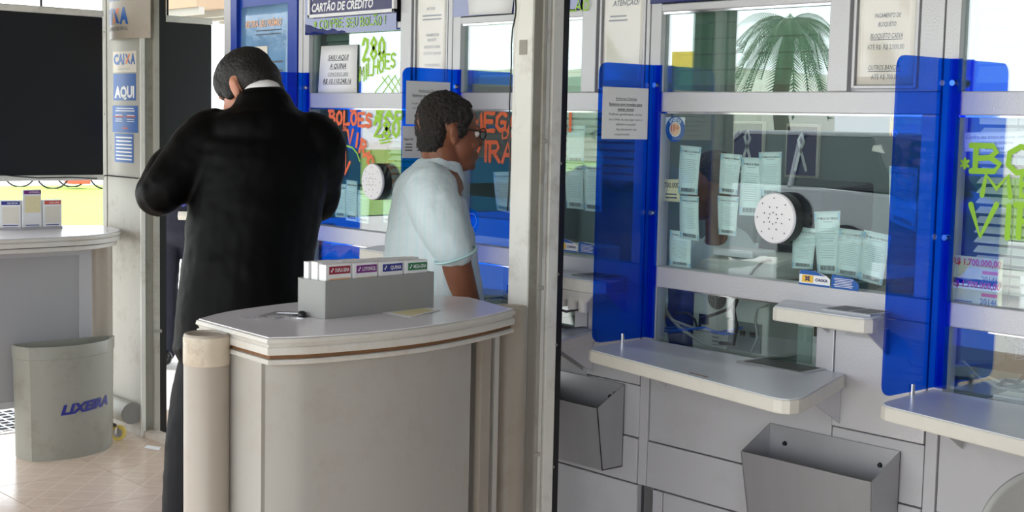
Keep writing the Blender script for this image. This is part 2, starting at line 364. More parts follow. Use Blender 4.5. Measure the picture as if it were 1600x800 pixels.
def brush(m, fn, pts, wd):
    """a flat paint stroke through 2-D points: one mitred strip with rounded ends"""
    if m is None: return
    _bn[0] += 1; lift = .00008*(_bn[0] % 9)
    g = lambda a, b: tuple(Vector(fn(a, b)) + Vector((0, -lift, 0)))
    n = len(pts); tan = []
    for i in range(n):
        a = pts[max(i-1, 0)]; b = pts[min(i+1, n-1)]; L = math.hypot(b[0]-a[0], b[1]-a[1]) or 1e-6; tan.append(((b[0]-a[0])/L, (b[1]-a[1])/L))
    if pts[0] == pts[-1]: tan[0] = tan[-1] = ((pts[1][0]-pts[-2][0])/math.hypot(pts[1][0]-pts[-2][0], pts[1][1]-pts[-2][1]), (pts[1][1]-pts[-2][1])/math.hypot(pts[1][0]-pts[-2][0], pts[1][1]-pts[-2][1]))
    L_, R_ = [], []
    for (x, y), (tx, ty) in zip(pts, tan): L_.append((x-ty*wd/2, y+tx*wd/2)); R_.append((x+ty*wd/2, y-tx*wd/2))
    st = math.atan2(tan[0][1], tan[0][0]); en = math.atan2(tan[-1][1], tan[-1][0]); h = wd/2
    capA = [(pts[0][0]+h*math.cos(st+math.pi/2+math.pi*k/4), pts[0][1]+h*math.sin(st+math.pi/2+math.pi*k/4)) for k in (1, 2, 3)]
    capB = [(pts[-1][0]+h*math.cos(en-math.pi/2+math.pi*k/4), pts[-1][1]+h*math.sin(en-math.pi/2+math.pi*k/4)) for k in (1, 2, 3)]
    v = [g(*p) for p in L_+R_+capA+capB]; f = [(n+i, n+i+1, i+1, i) for i in range(n-1)]
    if pts[0] != pts[-1]: f.append((0, 2*n, 2*n+1, 2*n+2, n)); f.append((2*n-1, 2*n+3, 2*n+4, 2*n+5, n-1))
    m.add(v, f)
def handwrite(m, fn, s, x, y, h, wch, wd, gap=.25, rise=0., rot=0.):
    """word s starting at (x,y); a ~ after a letter puts a tilde over it. m: a mesh builder, or a list that takes one builder per letter"""
    cx = x; cy = y
    for ch in s:
        if ch == ' ': cx += wch*.6; continue
        if ch in "~'": cx -= wch*(1+gap)
        jy = random.uniform(-.05, .05)*h; c_, s_ = math.cos(rot), math.sin(rot)
        ww = wch*(.35 if ch in 'I!' else 1); out = m
        if isinstance(m, list):
            if ch in "~'" and m: out = m[-1]
            else: out = MB(); m.append(out)
        for st in ST[ch]:
            q = []
            for a, b in st:
                dx, dy = a*ww, b*h+jy; q.append((cx+dx*c_-dy*s_, cy+dx*s_+dy*c_))
            brush(out, fn, q, wd)
        cx += ww*(1+gap) + (wch*gap*.3 if ch in 'I!' else 0); cy += rise
    return m
def strokes(m, fn, lst, wd):
    b = MB()
    for q in lst: brush(b, fn, q, wd)
    m.append(b)

# ================================================================== SETTING
# floor: every tile of the covered area a piece of its own; joints recessed
floor = struct('floor', (0, 0, 0))
part('mortar_bed', MB().box(-6.6, 3.2, -3.2, 6.2, -.06, -.006), 'mortar', floor)
tm = None; TS = .50; tx0, ty0 = -6.19, 2.70
for i in range(-1, 13):
    for j in range(-8, 4):
        x = tx0+(i+.5)*TS; y = ty0+(j+.5)*TS
        if x > 0 or y > 4.2 or y < -1.2: continue
        if tm is None:
            o = link_mesh('tile', MB().box(-TS/2+.002, TS/2-.002, -TS/2+.002, TS/2-.002, -.008, 0).mesh('tile'), 'floor_tile', floor, None, 0, (x, y, 0)); tm = o
        else: copy_of(tm, floor, (x, y, 0))
mbp = MB().box(-80, -6.6, -60, 60, -.12, -.02).box(-6.6, 60, -60, -3.2, -.12, -.02).box(3.2, 60, -3.2, 60, -.12, -.02).box(-6.6, 3.2, 6.2, 60, -.12, -.02)
struct_mesh('ground_pavement', mbp, 'pave')
lawn = MB().add([(-18.9, -20, .0), (-18.0, 40, .0), (-31, 44, .0), (-27.3, -20, .0)], [(0, 1, 2, 3)])
tag(struct_mesh('ground_lawn', lawn, 'grass'))
struct_mesh('ground_road', MB().add([(-70, -9, -.01), (20, -9, -.01), (20, -12.5, -.01), (-70, -12.5, -.01)], [(0, 3, 2, 1)]), 'road')
struct_mesh('ground_verge', MB().add([(-60, -13, .0), (20, -13, .0), (20, -40, .0), (-60, -40, .0)], [(0, 3, 2, 1)]), 'grass')
# roof over the forecourt and the booth
roof = struct('ceiling', (0, 0, 2.6))
part('roof_slab', MB().box(-8.8, 3.2, -1.6, 6.2, 2.62, 2.74), 'roof_under', roof)
for k in range(7):
    x = -8.35 + k*1.75
    part('roof_beam', MB().box(x, x+.10, -1.6, 6.2, 2.5, 2.62), 'roof_under', roof, bevel=.006)
# unseen wall added behind the camera on the right, darkens sides facing it
struct_mesh('wall_shade_blocker', MB().box(2.2, 2.35, -.4, 6.2, 0, 2.62), 'road')

# ---- booth shell
shell = struct('wall_booth_inside', (0, 0, 0))
part('back_wall', MB().box(-5.2, 2.2, 5.0, 5.1, 0, 2.6), 'booth_in', shell)
part('end_wall', MB().box(-5.2, -5.15, 3.06, 5.0, 0, 2.6), 'booth_in', shell)
part('inside_floor', MB().box(-5.15, 2.2, 3.06, 5.0, -.005, .01), 'booth_dark', shell)
part('inside_ceiling', MB().box(-5.15, 2.2, 3.06, 5.0, 2.45, 2.5), 'booth_in', shell)
S = [-4.617, -3.708, -2.807, -1.857, -.93]
FY, BY = 3.0, 3.055
wall = struct('wall_right', (0, 0, 0))
def wp(name, x0, x1, z0, z1, m='booth_paint', y0=FY, y1=BY, bev=.0025): return part(name, MB().box(x0, x1, y0, y1, z0, z1), m, wall, bevel=bev)
ZT, ZU1, ZU0, ZM1, ZM0, ZL1, ZL0 = 2.45, 1.872, 1.646, 1.59, 1.146, 1.087, .930
wp('backing_sheet', -5.15, 2.2, 0, .92, 'groove_dark', 3.03, 3.05, 0)
wp('header_backing', -5.15, 2.2, 1.9, 2.45, 'groove_dark', 3.045, 3.05, 0)
for i, s in enumerate(S):
    e = S[i+1] if i < 4 else 0.0
    wp('stile', s+.002, s+.042, ZL0-.02, ZT)
    wp('stile', s+.62, s+.680, ZU0, ZT)
    wp('stile', s+.885, e-.002, ZU0, ZT)
    wp('rail', s+.042, e-.002, ZM1, ZU0)
    wp('stile', e-.05, e-.002, ZM0, ZM1)
    wp('rail', s+.042, e-.002, ZL1, ZM0)
    wp('stile', s+.62, s+.675, ZL0-.02, ZL1)
    wp('corner_panel', s+.679, e-.002, .79, ZL1)
    wp('holder_recess', s+.68, s+.885, ZU0, ZT, 'booth_paint', 3.02, 3.05, 0)
    wp('header_rail', s+.042, s+.62, ZU1, ZU1+.022)
    # lower cladding
    wp('apron_stile', s+.003, s+.036, .495, .91, 'clad_grey', 3.0, 3.03)
    wp('apron_panel', s+.0395, s+.676, .632, .91, 'clad_grey', 3.004, 3.03)
    wp('apron_panel', s+.679, e-.0015, .632, .787, 'clad_grey', 3.004, 3.03)
    wp('apron_rail', s+.039, e-.0015, .495, .629, 'clad_grey', 3.0, 3.03)
    wp('foot_strip', s+.018, s+.056, 0, .49, 'steel', 3.014, 3.03)
    wp('foot_panel', s+.060, s+.095, 0, .488, 'clad_grey', 3.008, 3.03)
    wp('foot_panel', s+.099, e-.005, 0, .488, 'clad_grey', 3.008, 3.03)
# blue poster bay at the left end of the booth
wp('corner_post', -5.20, -5.148, 0, ZT, 'booth_paint', 2.995, 3.08)
wp('blue_board', -5.148, S[0]-.03, .0, ZT, 'frame_blue', 3.01, 3.04, 0)
wp('blue_strip', -5.146, -5.10, .3, ZT, 'frame_blue', 2.995, 3.01)
wp('blue_strip', S[0]-.10, S[0]-.034, .3, ZT, 'frame_blue', 2.995, 3.01)
wp('stile', S[0]-.03, S[0]-.002, 0, ZT)

# windows
for i, s in enumerate(S):
    e = S[i+1] if i < 4 else 0.0
    wd = struct('window_%d' % (i+1), (s, 3.0, ZL0))
    part('upper_pane', MB().box(s+.042, s+.62, 3.018, 3.022, ZU0, ZU1), 'upper_glass', wd)
    part('main_pane', MB().box(s+.042, e-.05, 3.018, 3.022, ZM0, ZM1), 'window_glass', wd)
    part('lower_pane', MB().box(s+.042, s+.62, 3.018, 3.022, ZL0, ZL1), 'window_glass', wd)
    part('bead', MB().box(s+.042, e-.05, 3.006, 3.018, ZM1-.005, ZM1), 'chrome', wd)
    part('bead', MB().box(s+.15, s+.62, 3.006, 3.018, ZL1-.004, ZL1), 'chrome', wd)
    part('bead', MB().box(s+.042, s+.62, 3.006, 3.018, ZU1-.006, ZU1), 'chrome', wd)
    bl = None
    for k in range(5):       # tilting glass blades behind the upper pane
        z = ZU0+.022+k*.044
        mb = MB().hexa([(s+.046, 3.075, z), (s+.616, 3.075, z), (s+.616, 3.079, z), (s+.046, 3.079, z)], [(s+.046, 3.085, z+.040), (s+.616, 3.085, z+.040), (s+.616, 3.089, z+.040), (s+.046, 3.089, z+.040)])
        if bl is None: part_bl = part('louvre_blade', mb, 'louvre', wd); bl = part_bl
        else: copy_of(bl, wd, (0, 0, k*.044))
# header signs
def sign_board(i, label):
    s = S[i]; t = thing('header_sign', label, 'sign', (s+.33, 3.0, ZU1+.03))
    part('board', MB().box(s+.004, s+.64, 2.990, 2.9995, ZU1+.024, 2.44), 'navy', t, bevel=.002); return t
t = sign_board(2, 'navy blue header sign above the window with the round sticker of an age limit')
part('lettering', quad(quad(MB(), wallfn(2.9895), S[2]+.20, S[2]+.36, 1.945, 1.97), wallfn(2.9895), S[2]+.22, S[2]+.3, 1.985, 2.02), 'white_ink', t)

# ---- shelves
def shelf_poly(s, z):
    fl = (s+.035, 2.735); fr = (s+.862, 2.585)
    return [(s+.012, 2.999), (s+.716, 2.999), (s+.842, 2.66), (s+.848, 2.632), (s+.842, 2.606), (s+.828, 2.594), (s+.805, 2.592), (s+.10, 2.720), (s+.065, 2.728), (s+.045, 2.742), (s+.036, 2.765)]
def shrink(poly, d):
    cx = sum(p[0] for p in poly)/len(poly); cy = sum(p[1] for p in poly)/len(poly)
    return [(x-(x-cx)*d/max(.01, math.hypot(x-cx, y-cy)), min(2.9995, y-(y-cy)*d/max(.01, math.hypot(x-cx, y-cy)))) for x, y in poly]
NEAR = ['next to the man in the pale shirt', 'behind the white steel pillar', 'under the window with the round sticker', 'at the right edge, under the green lettering']
WHICH = ['leftmost', 'second from left', 'second from right', 'rightmost']
for i in range(4):
    s = S[i]
    lab = ['grey counter shelf low on the booth front behind the man in black', 'grey counter shelf end seen just right of the pillar above the left steel bin', 'grey counter shelf with a chipped pale edge above the right steel bin', 'grey counter shelf cut by the right edge of the picture'][i]
    t = thing('counter_shelf', lab, 'shelf', (s+.4, 2.85, .93), 'counter shelves along the booth')
    p = shelf_poly(s, 0)
    if i == 1: p = [(s+.645, 2.999), (s+.716, 2.999), (s+.842, 2.66), (s+.848, 2.632), (s+.842, 2.606), (s+.828, 2.594), (s+.805, 2.592), (s+.67, 2.617), (s+.65, 2.63), (s+.645, 2.66)]
    part('edge_band', MB().prism(p, .894, .928), 'shelf_edge', t, bevel=.004)
    part('shelf_top', MB().prism(shrink(p, .004), .928, .9305), 'shelf_top', t)
    part('bracket', MB().sideprism([(2.999, .893), (2.84, .893), (2.999, .80)], s+.700, s+.704), 'booth_paint', t)
    xb = s+(.66 if i == 1 else .10); part('bracket', MB().sideprism([(2.999, .893), (2.84, .893), (2.999, .80)], xb, xb+.004), 'booth_paint', t)
    if i == 2: part('edge_chip', MB().hexa([(-2.325, 2.6725, .915), (-2.275, 2.664, .915), (-2.275, 2.67, .915), (-2.325, 2.679, .915)], [(-2.335, 2.674, .9308), (-2.262, 2.662, .9308), (-2.262, 2.669, .9308), (-2.335, 2.681, .9308)]), 'rust_brown', t)
    # money tray let into the shelf under the pane
    tr = part('coin_tray', MB().box(s+(.655 if i == 1 else .44), s+(.68 if i == 1 else .655), 2.90, 2.998, .929, .9345), 'steel', t, bevel=.001)
    part('tray_well', MB().box(s+(.66 if i == 1 else .455), s+(.675 if i == 1 else .64), 2.912, 2.998, .9346, .9352), 'plastic_black', tr)
    # upper shelf
    lab = ['small raised white shelf behind the pale-shirted man', 'small raised shelf with a broken lumpy underside just right of the pillar', 'small raised grey shelf with a paper slip, below the four window receipts', 'small raised shelf at the far right outside the green lettering'][i]
    if i == 3: continue
    u = thing('raised_shelf', lab, 'shelf', (s+.7, 2.93, 1.10), 'raised shelves along the booth')
    q = [(s+.512, 2.999), (s+.828, 2.999), (s+.872, 2.90), (s+.872, 2.878), (s+.858, 2.862), (s+.838, 2.857), (s+.60, 2.857), (s+.584, 2.862)]
    part('edge_band', MB().prism(q, 1.063, 1.098), 'shelf_edge', u, bevel=.004)
    part('shelf_top', MB().prism(shrink(q, .004), 1.098, 1.1005), 'shelf_top', u)
    part('bracket', MB().sideprism([(2.999, 1.062), (2.90, 1.062), (2.999, .995)], s+.835, s+.839), 'booth_paint', u)
    part('bracket', MB().sideprism([(2.999, 1.062), (2.93, 1.062), (2.999, 1.03)], s+.655, s+.659), 'booth_paint', u)
    tr = part('coin_tray', MB().box(s+.70, s+.845, 2.905, 2.998, 1.0995, 1.105), 'steel', u, bevel=.001)
    part('tray_well', MB().box(s+.71, s+.77, 2.915, 2.996, 1.1052, 1.1056).box(s+.78, s+.835, 2.915, 2.996, 1.1052, 1.1056), 'plastic_black', tr)
    if i == 1:
        lump = part('broken_lip', MB().hexa([(s+.56, 2.87, 1.03), (s+.80, 2.87, 1.03), (s+.80, 2.95, 1.03), (s+.56, 2.95, 1.03)], [(s+.55, 2.855, 1.063), (s+.85, 2.855, 1.063), (s+.85, 2.96, 1.063), (s+.55, 2.96, 1.063)]), 'worn_white', u, bevel=.004)
        for k in range(5): part('knob', MB().cyl((s+.60+k*.045, 2.88, 1.045), (s+.60+k*.045, 2.88, 1.018-.004*k), .017, .015, 12), 'worn_white', lump, smooth=40)
    if i == 2:
        part('slot', MB().box(s+.71, s+.84, 2.9985, 3.0, 1.030, 1.042), 'clad_grey', u)

# ---- blue translucent dividers
dlabs = ['blue translucent divider behind the head of the man in black', 'blue translucent divider behind the grey-haired man, with two notices', 'blue translucent divider with one notice, just right of the pillar', 'blue translucent divider nearest the right edge, without a notice']
for i in range(4):
    s = S[i]; x = s+.022
    t = thing('divider_panel', dlabs[i], 'divider', (x, 2.89, .935), 'blue dividers between the counters')
    poly = rrect(2.778, 2.994, .937, 1.722, .028, 5, (0, 0, 1, 1))
    part('blade', MB().sideprism(poly, x-.003, x+.003), 'blue_acrylic', t)
    part('flange', MB().box(x+.003, x+.034, 2.991, 2.9955, .937, 1.722), 'blue_acrylic', t)
    for z in (1.665, 1.30): part('screw', MB().cyl((x+.016, 2.982, z), (x+.016, 2.991, z), .007, .009, 14), 'chrome', t, smooth=40)
    part('foot_clip', MB().cyl((x+.008, 2.89, .9305), (x+.008, 2.89, .957), .006, .006, 12), 'chrome', t, smooth=40)

# ---- wall bins
def wall_bin(x0, x1, z1, z0, dpt, label, ins):
    t = thing('wall_bin', label, 'bin', ((x0+x1)/2, 2.95, z0), 'sheet steel bins on the booth')
    h = z1-z0; yb = 3.0; f1 = yb-dpt; f0 = yb-dpt*.75; zf = z1-.060; th = .003
    part('back_sheet', MB().box(x0, x1, yb-.004, yb-.001, z0, z1), 'steel_bin', t)
    part('front_sheet', MB().hexa([(x0+ins, f0, z0), (x1-ins, f0, z0), (x1-ins, f0+th, z0), (x0+ins, f0+th, z0)], [(x0, f1, zf), (x1, f1, zf), (x1, f1+th, zf), (x0, f1+th, zf)]), 'steel_bin', t)
    for xa, d in ((x0, 1), (x1-th, -1)):
        part('side_sheet', MB().add([(xa+ins*d, f0, z0), (xa, yb-.002, z0), (xa, yb-.002, z1), (xa, f1, zf), (xa+th+ins*d, f0, z0), (xa+th, yb-.002, z0), (xa+th, yb-.002, z1), (xa+th, f1, zf)], [(0, 1, 2, 3), (7, 6, 5, 4), (0, 4, 5, 1), (1, 5, 6, 2), (2, 6, 7, 3), (3, 7, 4, 0)]), 'steel_bin', t)
    part('bottom_sheet', MB().box(x0+ins, x1-ins, f0, yb-.002, z0, z0+th), 'steel_bin', t)
    for x in (x0+.055, x1-.055): part('screw', MB().cyl((x, yb-.010, z1-.045), (x, yb-.004, z1-.045), .005, .007, 12), 'plastic_black', t, smooth=40)
    return t
b2 = wall_bin(-3.235, -2.866, .784, .535, .115, 'grey sheet steel wall bin beside the pillar, with a rust spot inside', .0)
part('rust_spot', MB().ell((-2.90, 2.9945, .752), (.010, .0006, .006)), 'rust_brown', b2)
wall_bin(-2.325, -1.92, .762, .50, .12, 'grey sheet steel wall bin in the right foreground with two screws inside', .012)

# ================================================================== PRINTED MATTER ON THE BOOTH
def lines_block(m, fn, x0, x1, y0, y1, n, frac=.4, ragged=.25):
    h = (y1-y0)/n
    for k in range(n):
        a = random.uniform(0, ragged)*(x1-x0); quad(m, fn, x0+a*.5, x1-a*.5, y1-(k+1)*h+h*(1-frac)/2, y1-(k+1)*h+h*(1+frac)/2)
    return m
def ticket(tl, tr, bl, br, head, label, group, Y=3.0275, bulge=.003):
    t = thing('lottery_receipt', label, 'receipt', ((tl[0]+tr[0])/2, Y, min(bl[1], br[1])), group)
    fn = quadfn(tl, tr, bl, br, Y, bulge); f2 = quadfn(tl, tr, bl, br, Y-.0006, bulge)
    part('paper', patch(fn, 3, 6), 'ticket_paper', t, smooth=180)
    for u in (.015, .915): part('edge_strip', quad(MB(), f2, u, u+.07, .03, .97), 'ticket_edge', t)
    h = MB(); h.text(head, f2, .24, .92, .865, .905, .0, .01)
    for k in range(3): quad(h, f2, .12+.03*k, .145+.03*k, .872+.012*((k+1) % 2), .890+.012*((k+1) % 2))
    part('heading', h, 'ink', t)
    p = MB(); lines_block(p, f2, .3, .75, .815, .845, 1); lines_block(p, f2, .13, .88, .24, .74, 13, .26, .35); part('print', p, 'ink_pale', t)
    b = MB(); x = .16
    while x < .84:
        wv = random.choice((.008, .013, .02)); quad(b, f2, x, x+wv, .055, .135); x += wv+random.choice((.008, .013))
    part('barcode', b, 'ink_grey', t); return t
G3 = 'receipts stuck inside the window with the round sticker'
MV = 'MEGA DA VIRADA'
T3 = [((-2.7013, 1.4965),(-2.6248, 1.4926),(-2.704, 1.3572),(-2.6342, 1.3572), MV, 'receipt below the round age sticker, uppermost of the left column'),
 ((-2.6977, 1.353),(-2.6292, 1.3539),(-2.6912, 1.2315),(-2.6213, 1.2277), MV, 'receipt in the middle of the left column, below the round age sticker'),
 ((-2.7302, 1.2526),(-2.6509, 1.2499),(-2.727, 1.1492),(-2.6498, 1.1488), MV, 'receipt at the lower left corner of the window with the age sticker'),
 ((-2.5509, 1.4787),(-2.4783, 1.4756),(-2.5526, 1.3669),(-2.491, 1.3648), MV, 'upper left receipt of the cluster beside the white speaker disc'),
 ((-2.557, 1.3604),(-2.4841, 1.3599),(-2.5484, 1.253),(-2.4892, 1.2521), MV, 'lowest receipt of the cluster left of the white speaker disc'),
 ((-2.4758, 1.4696),(-2.4097, 1.4692),(-2.4784, 1.311),(-2.4043, 1.3122), MV, 'long receipt in the middle of the cluster above the speaker disc'),
 ((-2.4191, 1.4844),(-2.3441, 1.4883),(-2.4048, 1.3676),(-2.3403, 1.3676), MV, 'receipt directly above the large white speaker disc'),
 ((-2.2933, 1.2938),(-2.2182, 1.2906),(-2.2932, 1.1815),(-2.2291, 1.184), MV, 'short receipt right of the speaker disc, first of four'),
 ((-2.2297, 1.3357),(-2.1498, 1.3424),(-2.2104, 1.1756),(-2.1464, 1.1783), MV, 'tallest receipt of the row of four right of the speaker disc'),
 ((-2.1487, 1.2989),(-2.0768, 1.2958),(-2.1523, 1.1761),(-2.0837, 1.1728), 'LOTOFÁCIL', 'receipt with a bolder heading, third in the row of four'),
 ((-2.0741, 1.2992),(-1.9947, 1.2905),(-2.0825, 1.1713),(-2.0157, 1.1617), MV, 'tilted receipt at the right end of the row of four'),
 ((-2.0087, 1.4633),(-1.9287, 1.4616),(-1.9995, 1.3269),(-1.9272, 1.3049), 'LOTOFÁCIL', 'receipt seen partly through the rightmost blue divider')]
for q in T3: ticket(*q, G3)
G2 = 'receipts stuck inside the window right of the pillar'
for q in (((-3.2366, 1.4979), (-3.1727, 1.4955), (-3.2321, 1.37), (-3.1738, 1.3666), MV, 'receipt against the pillar edge, leftmost of the four beside the blue divider'),
          ((-3.1673, 1.5449), (-3.0925, 1.5461), (-3.1675, 1.4304), (-3.0938, 1.431), MV, 'topmost receipt of the four between the pillar and the blue divider'),
          ((-3.1746, 1.4281), (-3.0951, 1.429), (-3.1624, 1.2897), (-3.0899, 1.2891), MV, 'lower middle receipt of the four between the pillar and the blue divider'),
          ((-3.0897, 1.4331), (-3.0139, 1.4339), (-3.0828, 1.2865), (-3.0108, 1.2851), MV, 'lower right receipt of the four, partly behind the blue divider'),
          ((-3.5159, 1.3866), (-3.4302, 1.3921), (-3.4928, 1.2637), (-3.4196, 1.2557), 'LOTOFÁCIL', 'single receipt just left of the pillar, before the older man')): ticket(*q, G2)
G1 = 'receipts stuck inside the window behind the two men'
for q in (((-4.424, 1.3065), (-4.3584, 1.3072), (-4.4261, 1.1807), (-4.3603, 1.181), MV, 'receipt nearest the black suit, leftmost of the far row'),
          ((-4.3554, 1.3241), (-4.287, 1.3224), (-4.3544, 1.1733), (-4.2841, 1.1708), MV, 'tallest receipt of the far row under the orange arrow'),
          ((-4.2798, 1.2896), (-4.2056, 1.2886), (-4.2776, 1.1712), (-4.2128, 1.1685), MV, 'receipt of the far row under the far speaker disc'),
          ((-4.1208, 1.3021), (-4.05, 1.3011), (-4.1183, 1.1819), (-4.0472, 1.1797), MV, 'receipt half hidden by the pale shirt')): ticket(*q, G1)

# round speaker discs on the glass
def speaker_disc(c, r, label):
    t = thing('speaker_disc', label, 'speaker', (c[0], 3.0, c[1]), 'speaking discs on the windows')
    x, z = c
    part('collar', MB().cyl((x, 3.017, z), (x, 2.985, z), r*1.0, r*1.0, 40), 'plastic_black', t, smooth=40)
    part('face', MB().loft([[(x+q*r*math.cos(2*math.pi*k/40), y, z+q*r*math.sin(2*math.pi*k/40)) for k in range(40)] for q, y in ((.98, 2.9849), (.99, 2.980), (.95, 2.976), (.5, 2.9735), (.05, 2.973))]), 'speaker_white', t, smooth=40)
    h = MB()
    for n, rr in ((8, .22), (8, .46), (8, .78)):
        for k in range(n):
            a = 2*math.pi*(k+.5*(rr == .46))/n; px, pz = x+rr*r*math.cos(a), z+rr*r*math.sin(a); q = r*.028
            h.add([(px+q*math.cos(2*math.pi*j/8), 2.9720 if rr < .6 else 2.9738, pz+q*math.sin(2*math.pi*j/8)) for j in range(8)], [tuple(range(8))])
    part('sound_holes', h, 'ink', t); return t
speaker_disc((-2.3208, 1.3139), .068, 'large white perforated speaker disc between the receipts on the near window')
speaker_disc((-4.1231, 1.328), .066, 'white perforated speaker disc on the far window, left of the pale shirt')

# notices
def notice(tl, tr, bl, br, Y, label, rows, mat_='paper', group=None, name='paper_notice', cat='notice', bulge=.002):
    t = thing(name, label, cat, ((tl[0]+tr[0])/2, Y, min(bl[1], br[1])), group)
    part('sheet', patch(quadfn(tl, tr, bl, br, Y, bulge), 3, 5), mat_, t, smooth=180); f2 = quadfn(tl, tr, bl, br, Y-.0007, bulge)
    a = MB(); g = MB()
    for r in rows:
        if r[0] == 'lines': lines_block(g, f2, *r[1:])
        else:
            body, x0, x1, y0, y1, sh, bo, ul = r[:8]; m = g if len(r) > 8 else a
            m.text(body, f2, x0, x1, y0, y1, sh, bo)
            if ul: quad(m, f2, x0, x1, y0-.022, y0-.012)
    if a.v: part('bold_print', a, 'ink', t)
    if g.v: part('fine_print', g, 'ink_grey', t)
    return t
notice((-4.5069, 1.8213), (-4.2736, 1.8221), (-4.526, 1.6464), (-4.2744, 1.646), 3.0125, 'white notice about a won prize on the far upper window', [('SAIU AQUI', .22, .78, .70, .80, .3, .01, 1), ('A QUINA', .28, .72, .52, .62, .3, .01, 1), ('CONCURSO 2802', .24, .78, .37, .43, .3, 0, 1, 1), ('R$ 10.110.248,16', .12, .86, .2, .30, .3, .01, 1)])
def side_fn(i, ya, yb, z0, z1): # maps 0..1 onto a sheet on the camera side of a divider blade
    x = S[i]+.022+.0045
    return x, (lambda a, b: (x, ya+(yb-ya)*a, z0+(z1-z0)*b))
def div_notice(i, ya, yb, z0, z1, label, rows):
    x, fn = side_fn(i, ya, yb, z0, z1); t = thing('paper_notice', label, 'notice', (x, (ya+yb)/2, z0), 'notices taped to the blue dividers')
    part('sheet', MB().box(x-.0008, x, ya, yb, z0, z1), 'paper', t); f2 = lambda a, b: (x+.0006, ya+(yb-ya)*a, z0+(z1-z0)*b)
    a = MB(); g = MB()
    for r in rows:
        if r[0] == 'lines': lines_block(g, f2, *r[1:])
        else:
            body, x0, x1, y0, y1, sh, bo, ul = r[:8]; m = g if len(r) > 8 else a
            m.text(body, f2, x0, x1, y0, y1, sh, bo)
            if ul: quad(m, f2, x0, x1, y0-.02, y0-.011)
    part('bold_print', a, 'ink', t)
    if g.v: part('fine_print', g, 'ink_grey', t)
SR = [('Senhores Clientes', .28, .74, .765, .81, .1, 0, 1), ('Estamos sem moedas para', .14, .86, .655, .70, .0, .015, 1), ('passar troco!', .33, .68, .56, .605, 0, .015, 1), ('Pedimos gentilmente, trocar', .14, .87, .46, .505, 0, 0, 0, 1),
      ('sua conta ou seu jogo com o', .14, .87, .36, .405, 0, 0, 0, 1), ('dinheiro trocado!', .3, .73, .265, .31, 0, 0, 0, 1), ('Agradecemos sua', .3, .75, .17, .215, 0, 0, 0, 1), ('compreensão', .27, .6, .075, .12, 0, 0, 0, 1)]
div_notice(2, 2.788, 2.972, 1.5103, 1.6548, 'white notice to customers on the blue divider right of the pillar', SR)
div_notice(1, 2.790, 2.972, 1.5375, 1.6782, 'white notice to customers just behind the grey-haired head', SR)
div_notice(1, 2.778, 2.972, 1.4275, 1.5314, 'lower notice with a games timetable behind the grey-haired head', [('Jogos', .36, .62, .80, .92, .3, .03, 0), ('Segunda', .02, .22, .56, .64, .2, .01, 0), ('Terça', .3, .46, .56, .64, .2, .01, 0), ('Quarta', .54, .72, .56, .64, .2, .01, 0), ('lines', .04, .22, .2, .48, 3), ('lines', .28, .48, .2, .48, 3), ('lines', .54, .74, .2, .48, 3)])

# paper holders with clear film
def holder(i, z1, label, rows, film=True):
    s = S[i]; x0, x1, z0 = s+.693, s+.872, 1.655
    t = thing('paper_holder', label, 'paper holder', ((x0+x1)/2, 3.012, z0), 'clear sleeves with notices between the upper windows')
    part('sheet', MB().box(x0+.008, x1-.008, 3.012, 3.013, z0+.008, z1-.004), 'paper_aged', t)
    fn = lambda a, b: (x0+(x1-x0)*a, 3.0113, z0+(z1-z0)*b)
    a = MB(); g = MB()
    for r in rows:
        if r[0] == 'lines': lines_block(g, fn, *r[1:])
        else:
            body, u0, u1, v0, v1, sh, bo, ul = r[:8]; m = g if len(r) > 8 else a
            m.text(body, fn, u0, u1, v0, v1, sh, bo)
            if ul: quad(m, fn, u0, u1, v0-.014, v0-.008)
    part('bold_print', a, 'ink', t)
    if g.v: part('fine_print', g, 'ink_grey', t)
    part('frame', MB().box(x0-.004, x0+.004, 3.005, 3.019, z0, z1).box(x1-.004, x1+.004, 3.005, 3.019, z0, z1).box(x0+.004, x1-.004, 3.005, 3.019, z0-.002, z0+.006), 'booth_paint', t, bevel=.001)
    part('film', patch(lambda a, b: (x0+.004+(x1-x0-.008)*a, 3.0085+.0015*math.sin(5*a+3*b)*math.sin(7*b), z0+.005+(z1-z0-.01)*b), 8, 12, .0004), 'clear_film', t, smooth=180)
PG = [('PAGAMENTO DE', .30, .72, .565, .60, .25, .015, 0), ('BLOQUETO', .36, .65, .495, .53, .25, .015, 0), ('BLOQUETO CAIXA', .24, .76, .40, .44, .3, .01, 1), ('ATÉ R$  R$ 2.000,00', .20, .79, .31, .35, 0, .0, 0, 1), ('OUTROS BANCOS', .23, .75, .145, .185, .3, .0, 1), ('ATÉ R$ 700,00', .28, .72, .07, .11, 0, 0, 0, 1), ('lines', .18, .85, .72, .78, 1)]
holder(2, 1.96, 'clear sleeve with payment limits beside the rightmost blue divider', [(r[0],)+tuple(r[1:]) if r[0] != 'lines' else r for r in PG])
holder(1, 1.96, 'clear glossy sleeve headed with a warning word, above the notice divider', [('ATENÇÃO:', .24, .84, .80, .85, .25, .03, 0), ('lines', .15, .6, .64, .72, 2)])
holder(0, 2.02, 'clear sleeve with a small payment notice above the grey-haired man', [('PAGAMENTO DE', .33, .72, .50, .525, .1, .015, 0), ('BLOQUETO', .38, .65, .455, .48, .1, .015, 0), ('BLOQUETO CAIXA', .28, .76, .39, .415, .1, .01, 0), ('ATÉ R$ 2.000,00', .25, .79, .33, .355, 0, .0, 0, 1), ('OUTROS BANCOS', .3, .75, .22, .245, .1, .0, 0), ('LIMITE DE SAQUE', .33, .74, .745, .77, .1, .01, 0), ('lines', .2, .8, .64, .71, 2)])

